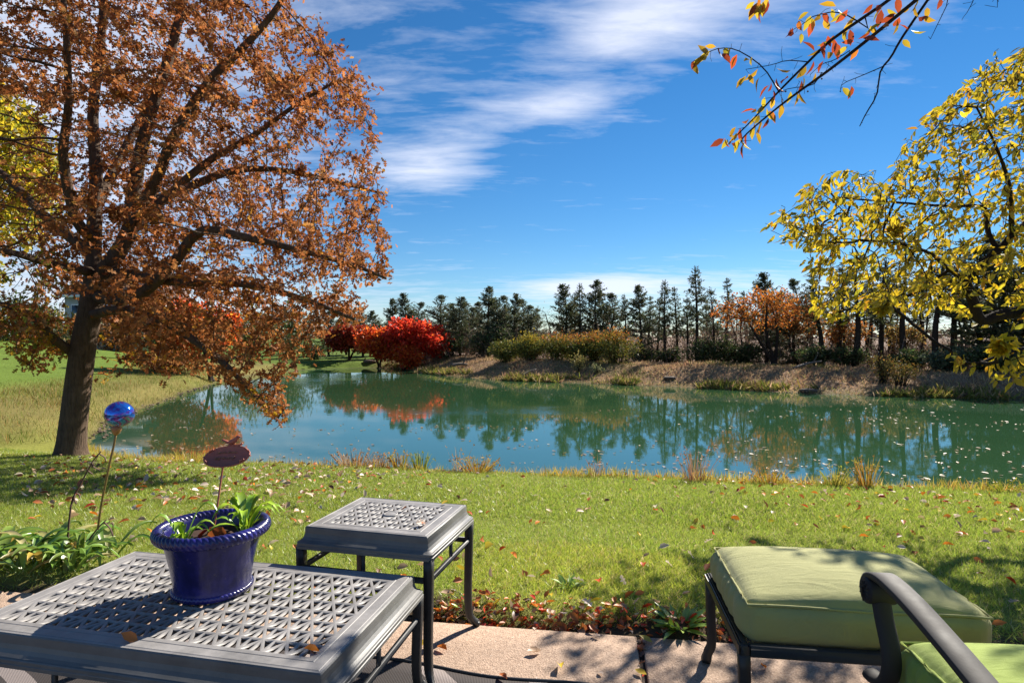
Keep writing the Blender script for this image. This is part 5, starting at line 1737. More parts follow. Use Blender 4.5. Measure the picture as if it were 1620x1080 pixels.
def cast_table(name, label, cx, cy, yaw, w, d, h, cols, rows, cap=False):
    """cast metal table: pierced top, coved skirt, two-rail apron, four curved legs"""
    t = thing(name, label, 'table', (cx, cy, 0), yaw, 'cast metal tables')
    # --- pierced top (union-jack lattice of right triangles)
    bw = .058
    iw, idp = w - 2 * bw, d - 2 * bw
    cw, ch = iw / cols, idp / rows
    th = .011
    strut = .0041
    g = Geo()
    x0, y0 = -iw / 2, -idp / 2
    bar = min(cw, ch)
    for i in range(cols):
        for j in range(rows):
            A = np.array([x0 + i * cw, y0 + j * ch]); B = A + [cw, 0]; C = A + [cw, ch]; D = A + [0, ch]
            tris = [(A, B, C), (A, C, D)] if (i + j) % 2 == 0 else [(A, B, D), (B, C, D)]
            for tri in tris:
                T = np.array(tri)
                cen_solid = cap and np.linalg.norm(T.mean(0)) < .034
                # inset triangle: move every side inwards by the half strut
                e = np.roll(T, -1, 0) - T
                nrm = np.stack([-e[:, 1], e[:, 0]], -1) / np.linalg.norm(e, axis=1)[:, None]
                off = (nrm * T).sum(1) + strut
                I = []
                for k in range(3):
                    k0 = (k + 2) % 3
                    M = np.array([nrm[k0], nrm[k]]); I.append(np.linalg.solve(M, [off[k0], off[k]]))
                I = np.array(I)
                # long thin points are blunted
                ctr = I.mean(0)
                I = ctr + (I - ctr) * .965
                if cen_solid:
                    V = np.column_stack([T, np.full(3, h)])
                    g.add(V, [np.array([[0, 1, 2]])])
                    continue
                V = np.concatenate([np.column_stack([T, np.full(3, h)]), np.column_stack([I, np.full(3, h - .0015)]), np.column_stack([I * .985 + ctr * .015, np.full(3, h - th)]), np.column_stack([T, np.full(3, h - th)])])
                q = []
                for k in range(3):
                    n = (k + 1) % 3
                    q += [[k, n, 3 + n, 3 + k], [3 + k, 3 + n, 6 + n, 6 + k], [6 + k, 6 + n, 9 + n, 9 + k]]
                g.add(V, [np.array(q)])
    # border frame round the lattice with an incised line
    def ring_quads(a, b):
        n = len(a)
        i = np.arange(n); k = (i + 1) % n
        return np.concatenate([a, b]), [np.stack([i, k, n + k, n + i], -1)]
    prof = [(iw, idp, h), (iw + .028, idp + .028, h), (iw + .030, idp + .030, h - .002), (iw + .034, idp + .034, h - .002), (iw + .036, idp + .036, h), (w - .02, d - .02, h), (w - .017, d - .017, h - .002), (w - .012, d - .012, h - .002), (w - .009, d - .009, h + .0005), (w, d, h - .001)]
    loops = [rect_ring(a, b, z) for a, b, z in prof]
    for a, b in zip(loops[:-1], loops[1:]):
        g.add(*ring_quads(b, a))
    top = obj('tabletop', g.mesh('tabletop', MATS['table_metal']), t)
    if cap:
        V, F = lathe([(.0005, h + .004), (.020, h + .004), (.023, h + .003), (.025, h + .005), (.029, h + .004), (.030, h + .0005)], 28)
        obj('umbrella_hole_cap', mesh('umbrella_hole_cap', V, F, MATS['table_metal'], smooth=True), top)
    # --- coved skirt
    g = Geo()
    sk = [(0, 0, 0), (.003, -.004, .001), (.0045, -.014, .003), (.006, -.026, .006), (.010, -.038, .009), (.016, -.047, .012), (.024, -.053, .014), (.028, -.0545, .014), (.030, -.057, .014), (.030, -.066, .014), (.032, -.068, .014), (.032, -.078, .014), (.018, -.078, .010)]
    loops = [rect_ring(w + 2 * o, d + 2 * o, h - .001 + z, clip=c) for o, z, c in sk]
    for a, b in zip(loops[:-1], loops[1:]):
        g.add(*ring_quads(b, a))
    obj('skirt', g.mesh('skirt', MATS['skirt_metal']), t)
    # --- legs: square, set at the corners, curling outwards at the foot
    lx, ly = w / 2 + .013, d / 2 + .013
    hz = h - .075
    for sx in (-1, 1):
        for sy in (-1, 1):
            dv = np.array([sx, sy, 0]) / math.sqrt(2)
            base = np.array([sx * lx, sy * ly, 0.0])
            path = smoothpath([base + [0, 0, hz], base + [0, 0, hz * .7] - dv * .002, base + [0, 0, hz * .35] - dv * .006, base + [0, 0, hz * .14] - dv * .001, base + [0, 0, .035] + dv * .012, base + [0, 0, .012] + dv * .034], 16)
            s = np.linspace(1, .74, 16); s[-2:] *= 1.12
            q = .0165
            pr = np.array([[(-q, -q * .72), (-q * .72, -q), (q * .72, -q), (q, -q * .72), (q, q * .72), (q * .72, q), (-q * .72, q), (-q, q * .72)]]) * s[:, None, None]
            V, F = sweep(path, pr, (1, 0, 0) if abs(sx) else (0, 1, 0))
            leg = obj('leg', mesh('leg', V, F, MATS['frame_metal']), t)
            fp, fF = lathe([(.0005, 0), (.014, 0), (.016, .004), (.016, .012), (.010, .018), (.0005, .018)], 10)
            obj('foot', mesh('foot', fp + base + dv * .036, fF, MATS['frame_metal'], smooth=True), leg)
    # --- apron rails and little posts
    rz = h - .155
    for s in (-1, 1):
        obj('rail', mesh('rail', *box(0, s * ly, rz, 2 * lx - .026, .016, .020, .003), MATS['frame_metal']), t)
        obj('rail', mesh('rail', *box(s * lx, 0, rz + .0005, .016, 2 * ly - .026, .020, .003), MATS['frame_metal']), t)
        ps = [0.0] if w < .7 else [-w * .19, w * .19]
        for p in ps:
            obj('post', mesh('post', *box(p, s * ly, (rz + h - .068) / 2, .014, .012, h - .078 - rz - .008, .002), MATS['frame_metal']), t)
        obj('post', mesh('post', *box(s * lx, 0, (rz + h - .068) / 2, .012, .014, h - .078 - rz - .008, .002), MATS['frame_metal']), t)
    return t


COFFEE = (-.9665, 1.905, math.radians(-12.2), 1.142, .616, .42)
SIDE = (-.4915, 2.431, math.radians(-14.6), .492, .425, .53)
cast_table('coffee_table', 'long low dark cast metal table with pierced top, holding the blue pot', *COFFEE, 28, 8)
cast_table('side_table', 'small square dark metal table at the patio edge behind the long one', *SIDE, 12, 6, True)


def build_rug():
    # its back edge runs a little askew of the patio
    u0, v0 = to_uv(*P(568, 1043, 0)[:2]) if False else (0, 0)
    nx, ny = 60, 30
    a = np.array([(568 - CX) / F_PX, 1.0]) * (F_PX * CAM_H / (1043 - HY)); b = np.array([(790 - CX) / F_PX, 1.0]) * (F_PX * CAM_H / (1072 - HY))
    ux = (b - a) / np.linalg.norm(b - a); vx = np.array([-ux[1], ux[0]])
    S = np.linspace(-2.6, 1.5, nx); T = np.linspace(0, -2.2, ny)
    s, tt = np.meshgrid(S, T)
    wig = .010 * np.sin(s * 9) * np.exp(tt * 4)
    X = a[0] + ux[0] * s + vx[0] * (tt + wig); Y = a[1] + ux[1] * s + vx[1] * (tt + wig)
    Z = .010 + .004 * np.sin(s * 7 + 1) * np.exp(tt * 3) + 0 * X
    i = np.arange(ny - 1)[:, None] * nx; j = np.arange(nx - 1)[None]
    q = np.stack([i + j, i + nx + j, i + nx + j + 1, i + j + 1], -1).reshape(-1, 4)
    V = np.stack([X, Y, Z], -1).reshape(-1, 3); n = len(V)
    c = np.array([a[0], a[1], 0])
    g = Geo(); g.add(V - c, q)
    W = V - c; W = W.copy(); W[:, 2] -= .007
    g.add(W, q[:, ::-1])
    edge = np.arange(nx)
    g.F.append(np.stack([edge[:-1], edge[1:], edge[1:] + n, edge[:-1] + n], -1))
    o = obj('outdoor_rug', g.mesh('outdoor_rug', MATS['rug_weave'], True), None, c)
    tag(o, 'dark woven outdoor rug with pale swirls under the long table', 'rug')
    hem = V.reshape(ny, nx, 3)[0] - c + [0, 0, .001]
    obj('hem', mesh('hem', *tube(hem, .006, 6), MATS['frame_metal'], smooth=True), o)


build_rug()


# ------------------------------------------------------------------ blue pot and what stands in it
def build_pot():
    d = 1.965
    x = (337 - CX) / F_PX * d
    zt = COFFEE[5] + .002
    t = thing('flower_pot', 'blue glazed ceramic pot with rope rim on the long table', 'pot', (x, d, zt))
    H = .205
    prof = [(.0005, .004), (.10, .004), (.128, .0), (.134, .004), (.136, .010), (.132, .026), (.131, .034), (.135, .060), (.143, .10), (.153, .14), (.164, .178), (.170, .192), (.172, .205)]
    V, F = lathe(prof, 64)
    obj('body', mesh('body', V, F, MATS['blue_glaze'], smooth=True), t)
    inner = [(.178, .218), (.164, .216), (.156, .200), (.148, .165), (.142, .14)]
    V, F = lathe(inner, 64)
    obj('inner_wall', mesh('inner_wall', V, F, MATS['blue_glaze'], smooth=True), t)

    def rope(R, zc, r, N, name, tw):
        nu, nv = N * 10, 28
        u = np.linspace(0, 2 * np.pi, nu, endpoint=False)[:, None]; v = np.linspace(0, 2 * np.pi, nv, endpoint=False)[None]
        w = np.abs(np.sin(N * u / 2 + tw * v / 2))
        rr = r * (.84 + .17 * w ** .8)
        V = np.stack([(R + rr * np.cos(v)) * np.cos(u), (R + rr * np.cos(v)) * np.sin(u), zc + rr * np.sin(v) + 0 * u], -1).reshape(-1, 3)
        i = np.arange(nu)[:, None]; j = np.arange(nv)[None]
        F = np.stack([i * nv + j, ((i + 1) % nu) * nv + j, ((i + 1) % nu) * nv + (j + 1) % nv, i * nv + (j + 1) % nv], -1).reshape(-1, 4)
        obj(name, mesh(name, V, F, MATS['blue_glaze'], smooth=True), t)
    rope(.180, .205, .0205, 62, 'rope_rim', 4)
    rope(.131, .014, .0085, 60, 'rope_foot', 2)
    nn = 20
    rr = np.linspace(0.0, .147, 8)
    V = [(0, 0, .172)]
    for q in rr[1:]:
        for k in range(nn):
            a = 2 * np.pi * k / nn
            V.append((q * np.cos(a), q * np.sin(a), .170 + .006 * math.sin(k * 5 + q * 90)))
    F3 = [[0, 1 + k, 1 + (k + 1) % nn] for k in range(nn)]
    F4 = [[1 + (r - 1) * nn + k, 1 + r * nn + k, 1 + r * nn + (k + 1) % nn, 1 + (r - 1) * nn + (k + 1) % nn] for r in range(1, 7) for k in range(nn)]
    obj('soil', mesh('soil', V, [np.array(F3), np.array(F4)], MATS['soil']), t)
    t.scale = (.885, .885, .98)
    top = np.array([x, d, zt + .168])
    # two sprouting plants
    rng = np.random.default_rng(91)

    def sprout(dx, dy, n, ln, label, seed, spread=.6):
        r = np.random.default_rng(seed)
        b = top + [dx, dy, 0]
        p = thing('potted_plant', label, 'plant', b, 0, 'plants in the blue pot')
        for k in range(n):
            a = r.uniform(0, 6.28); L = ln * r.uniform(.55, 1.1); up = r.uniform(.8, 2.2)
            c = np.array([np.cos(a), np.sin(a), 0])
            q = np.linspace(0, 1, 7)[:, None]
            st = np.array([np.cos(a * 3) * .018, np.sin(a * 3) * .018, 0]) * r.random()
            cen = st + c * L * (q * spread) + np.array([0, 0, 1]) * L * (up * q - .75 * up * q ** 2.2)
            wd = np.interp(q[:, 0], [0, .15, .45, .8, 1], [.10, .45, 1, .6, .03]) * L * .085
            side = np.array([-c[1], c[0], 0])
            V = np.concatenate([cen - side * wd[:, None] + [0, 0, .004], cen, cen + side * wd[:, None] + [0, 0, .004]])
            i = np.arange(6)
            F = np.concatenate([np.stack([i, i + 1, i + 8, i + 7], -1), np.stack([i + 7, i + 8, i + 15, i + 14], -1)])
            obj('leaf', mesh('leaf', V, F, MATS['plant_leaf'], palette(1, [(.32, .48, .03), (.40, .56, .04), (.22, .38, .03), (.46, .52, .06)], [.35, .3, .2, .15], r)[0], smooth=True), p)
    sprout(-.055, -.075, 13, .155, 'light green sprout on the left in the blue pot', 93)
    sprout(.085, .045, 26, .17, 'larger green sprout at the right rim of the blue pot', 94, .75)
    for k, (dx, dy, s, c, lab) in enumerate(((.03, -.03, .085, 'rust', 'big curled rust leaf on the soil of the blue pot'), (-.03, .0, .05, 'red', 'red leaf beside the stake in the blue pot'), (.015, -.085, .06, 'orange', 'orange leaf at the front of the soil in the blue pot'), (.06, -.05, .05, 'brown', 'dark leaf by the larger sprout in the blue pot'))):
        put_leaf(c, top[0] + dx, top[1] + dy, top[2] + .012, s, lab, 'leaves in the blue pot', .5)
    return top


POT_TOP = build_pot()


def build_plaque():
    foot = P(328, 836, 2.0); foot[2] = POT_TOP[2] - .05; foot[0] = POT_TOP[0] - .025; foot[1] = POT_TOP[1] + .03
    head = P(352, 742, 2.06)
    t = thing('garden_plaque', 'rust-red oval iron plaque with bird on a stake in the pot', 'plaque', foot)
    off = foot
    g = Geo(); g.add(*tube(smoothpath([foot, (foot + head) / 2 + [.002, 0, 0], head, P(356, 730, 2.06)], 10), .0035, 6))
    obj('stake', g.mesh('stake', MATS['rusty_iron'], True, off), t)
    # plate leaning away from the camera, its face towards the sky
    c = P(359, 722, 2.07)
    ex = unit(np.array([1.0, -.06, .055]))
    ey = unit(np.array([.03, .76, .65])); ey = unit(ey - ex * np.dot(ex, ey)); ez = np.cross(ex, ey)
    a, b = .082, .046
    n = 72
    th = np.linspace(0, 2 * np.pi, n, endpoint=False)
    bump = 1 + .05 * np.abs(np.cos(2 * th)) ** .5 * 0 + .055 * np.exp(-((np.abs(np.abs(((th + np.pi / 4) % (np.pi)) - np.pi / 2) - np.pi / 4 + .02)) / .16) ** 2) * np.cos(th * 24)
    out = np.stack([a * np.sign(np.cos(th)) * np.abs(np.cos(th)) ** .9, b * np.sin(th)], -1) * bump[:, None]

    def loft(rings):
        V = np.concatenate([c + r[:, 0:1] * ex + r[:, 1:2] * ey + z * ez for r, z in rings])
        i = np.arange(n); k = (i + 1) % n
        F = [np.concatenate([np.stack([q * n + i, q * n + k, (q + 1) * n + k, (q + 1) * n + i], -1) for q in range(len(rings) - 1)])]
        return V, F
    rings = [(out * .001, -.003), (out * .9, -.003), (out, -.001), (out, .003), (out * .965, .004), (out * .94, .003), (out * .93, .002), (out * .001, .002)]
    V, F = loft(rings)
    plate = obj('plate', mesh('plate', V - off, F, MATS['rusty_iron'], smooth=False), t)
    # beads on the rim
    for q in (28, 34, 40, 140, 146, 152, 208, 214, 220, 320, 326, 332):
        r = math.radians(q)
        bc = c + ex * a * .93 * math.cos(r) + ey * b * .93 * math.sin(r) + ez * .006
        V, F = lathe([(.0003, -.0035), (.0028, -.002), (.0035, 0), (.0028, .002), (.0003, .0035)], 8)
        obj('bead', mesh('bead', V + bc - off, F, MATS['rusty_iron'], smooth=True), plate)
    # raised script, two lines, seen upside down and back to front
    lines = [[(-.036, .012), (-.033, .017), (-.030, .011), (-.027, .016), (-.023, .012)], [(-.018, .012), (-.015, .018), (-.013, .012), (-.009, .015), (-.006, .011)], [(0, .012), (.004, .019), (.003, .010)], [(.008, .013), (.012, .016), (.015, .012), (.019, .016), (.023, .012), (.027, .016), (.031, .011)],
             [(-.038, -.010), (-.034, -.004), (-.036, -.012)], [(-.031, -.006), (-.026, -.012)], [(-.026, -.005), (-.031, -.013)], [(-.024, -.016), (-.019, -.003)], [(-.013, -.010), (-.010, -.005), (-.008, -.010), (-.005, -.005), (-.003, -.010)], [(.002, -.006), (.006, -.010), (.002, -.010)], [(.009, -.005), (.014, -.012)], [(.014, -.005), (.009, -.012)], [(.018, -.006), (.022, -.011)], [(.025, -.016), (.031, -.002)]]
    g = Geo()
    for ln in lines:
        pts = np.array([c + ex * p + ey * q * 1.05 + ez * .0035 for p, q in ln])
        g.add(*tube(smoothpath(pts, max(6, len(ln) * 3)), .0012, 5))
    obj('lettering', g.mesh('lettering', MATS['copper'], True, off), plate)
    # small bird perched on the top edge
    bp = c + ey * b * 1.02 + ez * .004 + ex * .006
    up = np.array([0, 0, 1.0]); fw = ex
    rr = [.0008, .0045, .0085, .0100, .0085, .0062, .0066, .0058, .0016, .0005]
    sp = [(-.030, .012), (-.020, .009), (-.010, .010), (.0, .013), (.009, .018), (.013, .0225), (.017, .027), (.021, .028), (.026, .0275), (.030, .0265)]
    pts = np.array([bp + fw * p + up * q for p, q in sp])
    g = Geo(); g.add(*tube(pts, rr, 10))
    bird = obj('bird', g.mesh('bird', MATS['rusty_iron'], True, off), t)
    g = Geo(); g.add(*sweep(np.array([bp + fw * -.012 + up * .011, bp + fw * -.026 + up * .015, bp + fw * -.040 + up * .021]), np.array([(-.004, -.0012), (.004, -.0012), (.004, .0012), (-.004, .0012)]), ey))
    obj('tail', g.mesh('tail', MATS['rusty_iron'], False, off), bird)
    for s in (-.004, .004):
        g = Geo(); g.add(*tube(np.array([bp + fw * s + up * .010, bp + fw * s - up * .002]), .0012, 5))
        obj('leg', g.mesh('leg', MATS['rusty_iron'], True, off), bird)
    g = Geo(); g.add(*tube(smoothpath([bp + fw * -.018 - up * .001, bp, bp + fw * .022 - up * .001, bp + fw * .034 - up * .001 + up * .006], 8), .003, 6))
    obj('perch', g.mesh('perch', MATS['rusty_iron'], True, off), t)


build_plaque()


def build_globe():
    d = 3.55
    c = P(189, 655, d); neck = P(185, 684, d); foot = P(150, 850, d + .05); foot[2] = ground_z(foot[0], foot[1]) - .03
    t = thing('gazing_globe', 'iridescent blue glass globe on a brass stake by the lawn', 'garden ornament', foot + [0, 0, .03])
    off = np.array(t.location)
    R = .079
    lat = np.linspace(-np.pi / 2, np.pi / 2, 25)
    V, F = lathe(np.stack([np.maximum(R * np.cos(lat), .0004), R * np.sin(lat) * .96], -1), 40)
    tilt = Matrix.Rotation(math.radians(14), 3, 'Y')
    V = V @ np.array(tilt).T
    obj('globe', mesh('globe', V, F, MATS['globe_glass'], smooth=True), t, c - off)
    # copper bulb under it
    ax = unit(c - neck)
    prof = [(.0005, -.004), (.010, .0), (.018, .012), (.026, .030), (.027, .042), (.022, .054), (.016, .060)]
    V, F = lathe(prof, 20)
    z = ax; x = unit(np.cross([0, 1, 0], z)); y = np.cross(z, x)
    b0 = P(183, 688, d)
    W = V[:, 0:1] * x + V[:, 1:2] * y + V[:, 2:3] * z + b0
    obj('socket', mesh('socket', W - off, F, MATS['copper'], smooth=True), t)
    g = Geo(); g.add(*tube(smoothpath([foot, P(160, 800, d + .03), P(172, 740, d), P(180, 705, d), b0], 14), .0065, 8))
    obj('stake', g.mesh('stake', MATS['stake_brass'], True, off), t)


build_globe()


def build_hosta():
    rng = np.random.default_rng(101)
    d = 3.3
    x = (82 - CX) / F_PX * d
    base = np.array([x, d, ground_z(x, d)])
    t = thing('lily_clump', 'clump of strap-leaved green lily plants beside the long table', 'plant', base)
    for k in range(96):
        a = rng.uniform(0, 6.28); L = rng.uniform(.20, .40)
        ox, oy = rng.normal() * .16, rng.normal() * .09
        c = np.array([np.cos(a), np.sin(a), 0])
        q = np.linspace(0, 1, 8)[:, None]
        up = rng.uniform(.55, 1.15); sp = rng.uniform(.45, .85)
        cen = np.array([ox, oy, 0]) + c * L * sp * q + np.array([0, 0, 1]) * L * (up * q - .68 * up * q ** 2.3)
        wd = np.interp(q[:, 0], [0, .2, .5, .8, 1], [.35, .75, 1, .6, .02]) * L * rng.uniform(.055, .085)
        side = np.array([-c[1], c[0], 0])
        V = np.concatenate([cen - side * wd[:, None] + [0, 0, .012], cen, cen + side * wd[:, None] + [0, 0, .012]])
        i = np.arange(7)
        F = np.concatenate([np.stack([i, i + 1, i + 9, i + 8], -1), np.stack([i + 8, i + 9, i + 17, i + 16], -1)])
        col = palette(1, [(.17, .30, .05), (.23, .36, .06), (.30, .39, .09), (.46, .39, .16), (.52, .37, .07)], [.38, .3, .16, .1, .06], rng)[0]
        obj('leaf', mesh('leaf', V, F, MATS['plant_leaf'], col, smooth=True), t)
    # withered stalks
    for k, (pts, lab) in enumerate(((((104, 840), (112, 800), (125, 770), (148, 728), (160, 714)), 'tall dark withered stalk leaning right beside the globe stake'), (((128, 880), (140, 855), (155, 835), (168, 822)), 'short dark broken stalk behind the lily clump'))):
        pp = [P(a, b, 3.35) for a, b in pts]
        pp[0][2] = min(pp[0][2], ground_z(pp[0][0], pp[0][1]))
        low = pp[0] + [-.02, 0, 0]; low[2] = ground_z(low[0], low[1]) - .02
        s = thing('withered_stalk', lab, 'stalk', low, 0, 'withered stalks by the lilies')
        pth = smoothpath([low] + pp, 16)
        g = Geo(); g.add(*tube(pth, np.linspace(.007, .003, 16), 5))
        obj('stem', g.mesh('stem', MATS['dead_stem'], True, low), s)
        for q in range(7 if k == 0 else 3):
            at = pth[rng.integers(6, 15)]
            e = at + np.array([rng.normal() * .02 + .02, rng.normal() * .02, -rng.uniform(.03, .09)])
            cv = smoothpath([at, (at + e) / 2 + rng.normal(size=3) * .012, e], 5)
            g = Geo(); g.add(*sweep(cv, np.array([(-.006, 0), (0, .002), (.006, 0), (0, -.001)]), (0, 1, .2)))
            obj('shrivelled_leaf', g.mesh('shrivelled_leaf', MATS['dead_stem'], False, low), s)


build_hosta()


# ------------------------------------------------------------------ ottoman and armchair
def cushion(name, parent, w, d, z0, h, mat, puff=.03, n=26, wrinkle=.004, seed=0, edge=.028):
    """stuffed box cushion with rounded edges, puffed top, gathered sides"""
    def side(u):
        return np.sign(u) * np.abs(u)
    k = np.linspace(-1, 1, n)
    V, idx, Fq = [], {}, []

    def vert(i, j, l):
        key = (i, j, l)
        if key in idx:
            return idx[key]
        p = np.array([k[i], k[j], k[l]])
        half = np.array([w / 2, d / 2, h / 2])
        q = p * half
        inner = half - edge
        core = np.clip(q, -inner, inner)
        v = q - core
        L = np.linalg.norm(v)
        if L > 1e-9:
            q = core + v / L * min(edge, L if np.max(np.abs(p)) < .999 else edge)
        # puff
        gx, gy = 1 - abs(p[0]) ** 2.6, 1 - abs(p[1]) ** 2.6
        q[2] += puff * gx * gy * (p[2] if p[2] > 0 else .3 * p[2])
        sidepuff = .010 * (1 - p[2] ** 2)
        q[0] += np.sign(p[0]) * sidepuff * (abs(p[0]) > .99) * (1 - p[1] ** 6)
        q[1] += np.sign(p[1]) * sidepuff * (abs(p[1]) > .99) * (1 - p[0] ** 6)
        if abs(p[0]) > .99:
            q[0] += wrinkle * np.sign(p[0]) * math.sin(q[1] * 95 + 2 * math.sin(q[1] * 23 + seed)) * (1 - p[2] ** 2)
        if abs(p[1]) > .99:
            q[1] += wrinkle * .35 * np.sign(p[1]) * math.sin(q[0] * 50 + 2 * math.sin(q[0] * 17 + seed)) * (1 - p[2] ** 2)
        if p[2] > .99:
            q[2] += .0035 * math.sin(q[0] * 13 + seed) * math.cos(q[1] * 11 + seed * 2) * gx * gy
        idx[key] = len(V)
        V.append(q + np.array([0, 0, z0 + h / 2]))
        return idx[key]
    m = n - 1
    for a in range(m):
        for b in range(m):
            Fq.append([vert(a, b, m), vert(a + 1, b, m), vert(a + 1, b + 1, m), vert(a, b + 1, m)])
            Fq.append([vert(a, b, 0), vert(a, b + 1, 0), vert(a + 1, b + 1, 0), vert(a + 1, b, 0)])
            Fq.append([vert(a, 0, b), vert(a + 1, 0, b), vert(a + 1, 0, b + 1), vert(a, 0, b + 1)])
            Fq.append([vert(a, m, b), vert(a, m, b + 1), vert(a + 1, m, b + 1), vert(a + 1, m, b)])
            Fq.append([vert(0, a, b), vert(0, a, b + 1), vert(0, a + 1, b + 1), vert(0, a + 1, b)])
            Fq.append([vert(m, a, b), vert(m, a + 1, b), vert(m, a + 1, b + 1), vert(m, a, b + 1)])
    o = obj(name, mesh(name, np.array(V), np.array(Fq), mat, smooth=True), parent)
    # seam piping round the top edge
    r = edge * .34
    loop = []
    for (sx, sy) in ((-1, -1), (1, -1), (1, 1), (-1, 1)):
        nx_ = {(-1, -1): (1, -1), (1, -1): (1, 1), (1, 1): (-1, 1), (-1, 1): (-1, -1)}[(sx, sy)]
        for tt in np.linspace(0, 1, 12, endpoint=False):
            p = np.array([sx * (1 - tt) + nx_[0] * tt, sy * (1 - tt) + nx_[1] * tt])
            lx = np.clip(p[0], -1, 1) * (w / 2 - r * .72); ly = np.clip(p[1], -1, 1) * (d / 2 - r * .72)
            loop.append((lx, ly, z0 + h - r * .75 + .002 * math.sin(tt * 9)))
    loop = np.array(loop + loop[:2])
    obj('piping', mesh('piping', *tube(loop, .0042, 6, False), mat, smooth=True), o)
    return o


def frame_legs(parent, w, d, top, kinds=((-1, -1), (1, -1), (1, 1), (-1, 1)), q=.017):
    for sx, sy in kinds:
        base = np.array([sx * (w / 2 - q), sy * (d / 2 - q), 0])
        dv = np.array([sx * .9, sy * .3, 0]) / .95
        path = smoothpath([base + [0, 0, top], base + [0, 0, top * .6] - dv * .003, base + [0, 0, top * .25] - dv * .006, base + [0, 0, .04] + dv * .006, base + [0, 0, 0] + dv * .016], 12)
        s = np.linspace(1, .85, 12); s[-2:] *= 1.15
        pr = np.array([[(-q, -q * .7), (-q * .7, -q), (q * .7, -q), (q, -q * .7), (q, q * .7), (q * .7, q), (-q * .7, q), (-q, q * .7)]]) * s[:, None, None]
        obj('leg', mesh('leg', *sweep(path, pr, (0, 1, 0)), MATS['frame_metal']), parent)


def build_ottoman():
    yaw = math.radians(-7.5)
    w, d = .735, .55
    t = thing('ottoman', 'olive-green cushioned ottoman with dark metal frame at right', 'ottoman', (1.074, 2.005, 0), yaw)
    top = .335
    for s in (-1, 1):
        obj('rail', mesh('rail', *box(0, s * (d / 2 - .015), top - .018, w - .06, .026, .036, .004), MATS['frame_metal']), t)
        V, F = box(s * (w / 2 - .015), 0, top - .016, .030, d, .036, .005)
        rail = obj('rail', mesh('rail', V, F, MATS['frame_metal']), t)
        obj('groove_strip', mesh('groove_strip', *box(s * (w / 2 - .015), 0, top + .0035, .012, d - .02, .006, .001), MATS['frame_metal']), rail)
    frame_legs(t, w, d, top - .03)
    for k in range(6):
        obj('strap', mesh('strap', *box(-w / 2 + .1 + k * .1, 0, top - .022, .045, d - .06, .003), MATS['frame_metal']), t)
    cushion('cushion', t, .695, .51, top - .014, .134, MATS['cushion_cloth'], .045, 40, .0055, 1.0, .046)
    return t


OTT = build_ottoman()


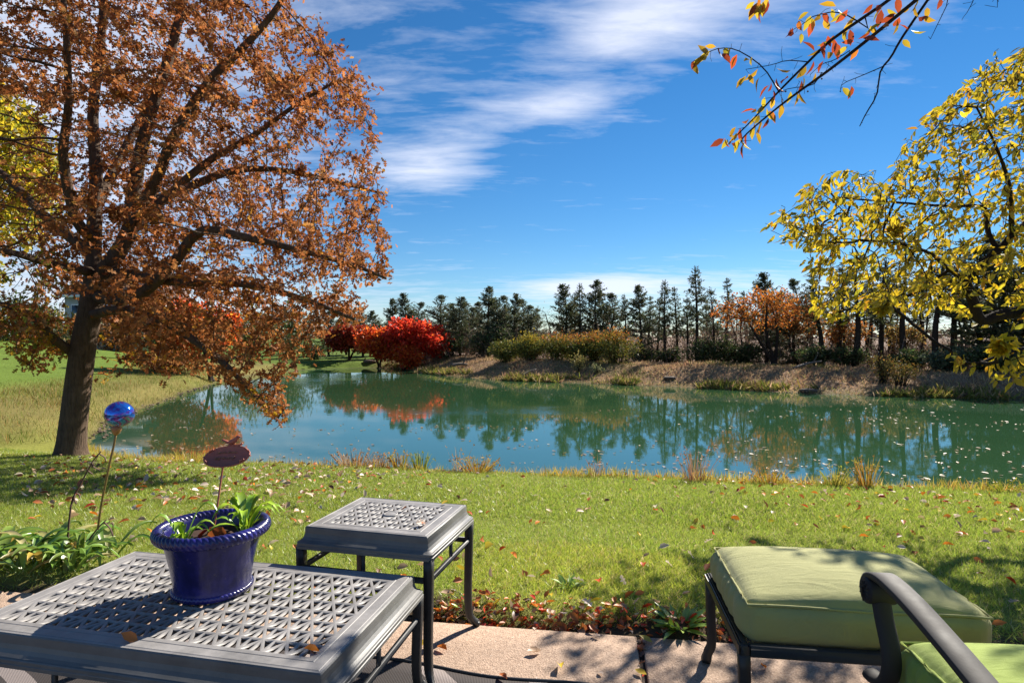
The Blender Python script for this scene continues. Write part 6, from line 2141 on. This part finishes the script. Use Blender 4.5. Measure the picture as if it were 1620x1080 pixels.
def build_chair():
    yaw = math.radians(-6.5)
    c0 = np.array([.965, 1.585, 0])           # front left corner of the seat, on the floor
    t = thing('armchair', 'dark metal armchair with scrolled arm and lime-green seat cushion', 'chair', c0, yaw)
    # local axes: x to the chair's right, -y towards its back; front edge at y = 0
    W, D = .66, .62
    top = .335
    for yy in (-.015, -D + .015):
        obj('rail', mesh('rail', *box(W / 2, yy, top - .018, W - .02, .028, .036, .004), MATS['arm_metal']), t)
    for xx in (.0, W):
        obj('rail', mesh('rail', *box(xx, -D / 2, top - .018, .028, D, .036, .004), MATS['arm_metal']), t)
        base = np.array([xx, 0, 0])
        q = .017
        for y0, sgn in ((-.01, 1), (-D + .01, -1)):
            path = smoothpath([(xx, y0, top - .03), (xx, y0 - sgn * .004, top * .5), (xx, y0, .06), (xx, y0 + sgn * .02, 0)], 10)
            pr = np.array([(-q, -q), (q, -q), (q, q), (-q, q)])
            obj('leg', mesh('leg', *sweep(path, pr, (1, 0, 0)), MATS['arm_metal']), t)
        # arm: broad strap, crest near the front, falling to the back
        bw, bt = .030, .009
        ap = smoothpath([(xx, .014, .548), (xx, .028, .566), (xx, .030, .588), (xx, .012, .612), (xx, -.025, .626), (xx, -.08, .628), (xx, -.18, .618), (xx, -.32, .592), (xx, -.46, .562), (xx, -D + .01, .535)], 40)
        pr = np.array([(-bw, -bt * .5), (-bw * .9, -bt), (bw * .9, -bt), (bw, -bt * .5), (bw, bt * .5), (bw * .9, bt), (bw * .35, bt * 1.15), (bw * .28, bt * .8), (-bw * .28, bt * .8), (-bw * .35, bt * 1.15), (-bw * .9, bt), (-bw, bt * .5)])
        arm = obj('arm', mesh('arm', *sweep(ap, pr, (1, 0, 0)), MATS['arm_metal'], smooth=False), t)
        # scroll end with a rosette
        n = 28
        a = np.linspace(0, 2 * np.pi, n, endpoint=False)
        g = Geo()
        cy, cz, R = -.008, .583, .033
        prof = [(.0005, -.034), (.010, -.034), (.012, -.037), (.024, -.037), (.027, -.033), (.031, -.035), (.033, -.030), (.033, .030), (.031, .035), (.027, .033), (.0005, .034)]
        V, F = lathe(prof, n)
        V = np.stack([V[:, 2] + xx, V[:, 0] + cy, V[:, 1] + cz], -1)
        sc = obj('scroll', mesh('scroll', V, F, MATS['arm_metal'], smooth=False), arm)
        for k in range(12):
            th = 2 * np.pi * k / 12
            V, F = box(0, .0165, 0, .005, .018, .0035, .0012)
            V = np.stack([V[:, 0] * .8, V[:, 1] * math.cos(th) - V[:, 2] * math.sin(th), V[:, 1] * math.sin(th) + V[:, 2] * math.cos(th)], -1)
            sx = -.0375 if xx == 0 else .0375
            obj('petal', mesh('petal', V + np.array([xx + sx, cy, cz]), F, MATS['arm_metal']), sc)
        # bowed support under the scroll
        sp = smoothpath([(xx, -.018, .565), (xx, -.035, .52), (xx, -.066, .46), (xx, -.070, .41), (xx, -.045, .366), (xx, .0, .345), (xx, .035, .340)], 26)
        qq = .021
        an = np.linspace(0, 2 * np.pi, 12, endpoint=False)
        pr = np.stack([np.cos(an) * .024, np.sin(an) * .016], -1)
        obj('arm_support', mesh('arm_support', *sweep(sp, pr, (1, 0, 0)), MATS['arm_metal'], smooth=True), t)
        # back post
        bp = smoothpath([(xx, -D + .015, top - .03), (xx, -D + .0, .55), (xx, -D - .08, .80), (xx, -D - .16, 1.0)], 12)
        obj('back_post', mesh('back_post', *sweep(bp, np.array([(-.016, -.012), (.016, -.012), (.016, .012), (-.016, .012)]), (1, 0, 0)), MATS['arm_metal']), t)
    obj('top_rail', mesh('top_rail', *box(W / 2, -D - .16, 1.0, W, .028, .04, .006), MATS['arm_metal']), t)
    for k in range(6):
        obj('strap', mesh('strap', *box(.1 + k * .092, -D / 2, top - .022, .045, D - .04, .003), MATS['arm_metal']), t)
    s = cushion('seat_cushion', t, W - .075, D - .04, top - .008, .14, MATS['seat_cloth'], .042, 34, .006, 2.0, .048)
    s.location = (W / 2, -D / 2 + .012, 0)
    b = cushion('back_cushion', t, W - .08, .50, 0, .11, MATS['seat_cloth'], .03, 16, .003, 3.0)
    b.location = (W / 2, -D + .01, .72)
    b.rotation_euler = (math.radians(105), 0, 0)


build_chair()


def build_table_leaves():
    def on(px, py, z, c, s, lab, tilt=.4, yaw=None, grp='leaves on the furniture'):
        d = F_PX * (CAM_H - z) / (py - HY); x = (px - CX) / F_PX * d
        put_leaf(c, x, d, z + .006, s, lab, grp, tilt, yaw)
    on(205, 1013, .42, 'orange', .050, 'orange leaf standing on the front rim of the long table', .7)
    on(492, 1033, .42, 'orange', .045, 'tan-orange leaf at the front corner of the long table lattice', .8)
    on(664, 830, .53, 'pale', .045, 'pale curled leaf at the front corner of the small table', .5)
    on(669, 832, .53, 'rust', .035, 'rust leaf touching the pale one on the small table', .6)
    on(640, 808, .53, 'rust', .035, 'rust leaf by the round cap of the small table', .4)
    on(704, 798, .53, 'yellow', .040, 'yellow leaf near the back edge of the small table', .1)
    on(1229, 890, .462, 'yellow', .042, 'small yellow-tan leaf on top of the green ottoman cushion', .1)


build_table_leaves()
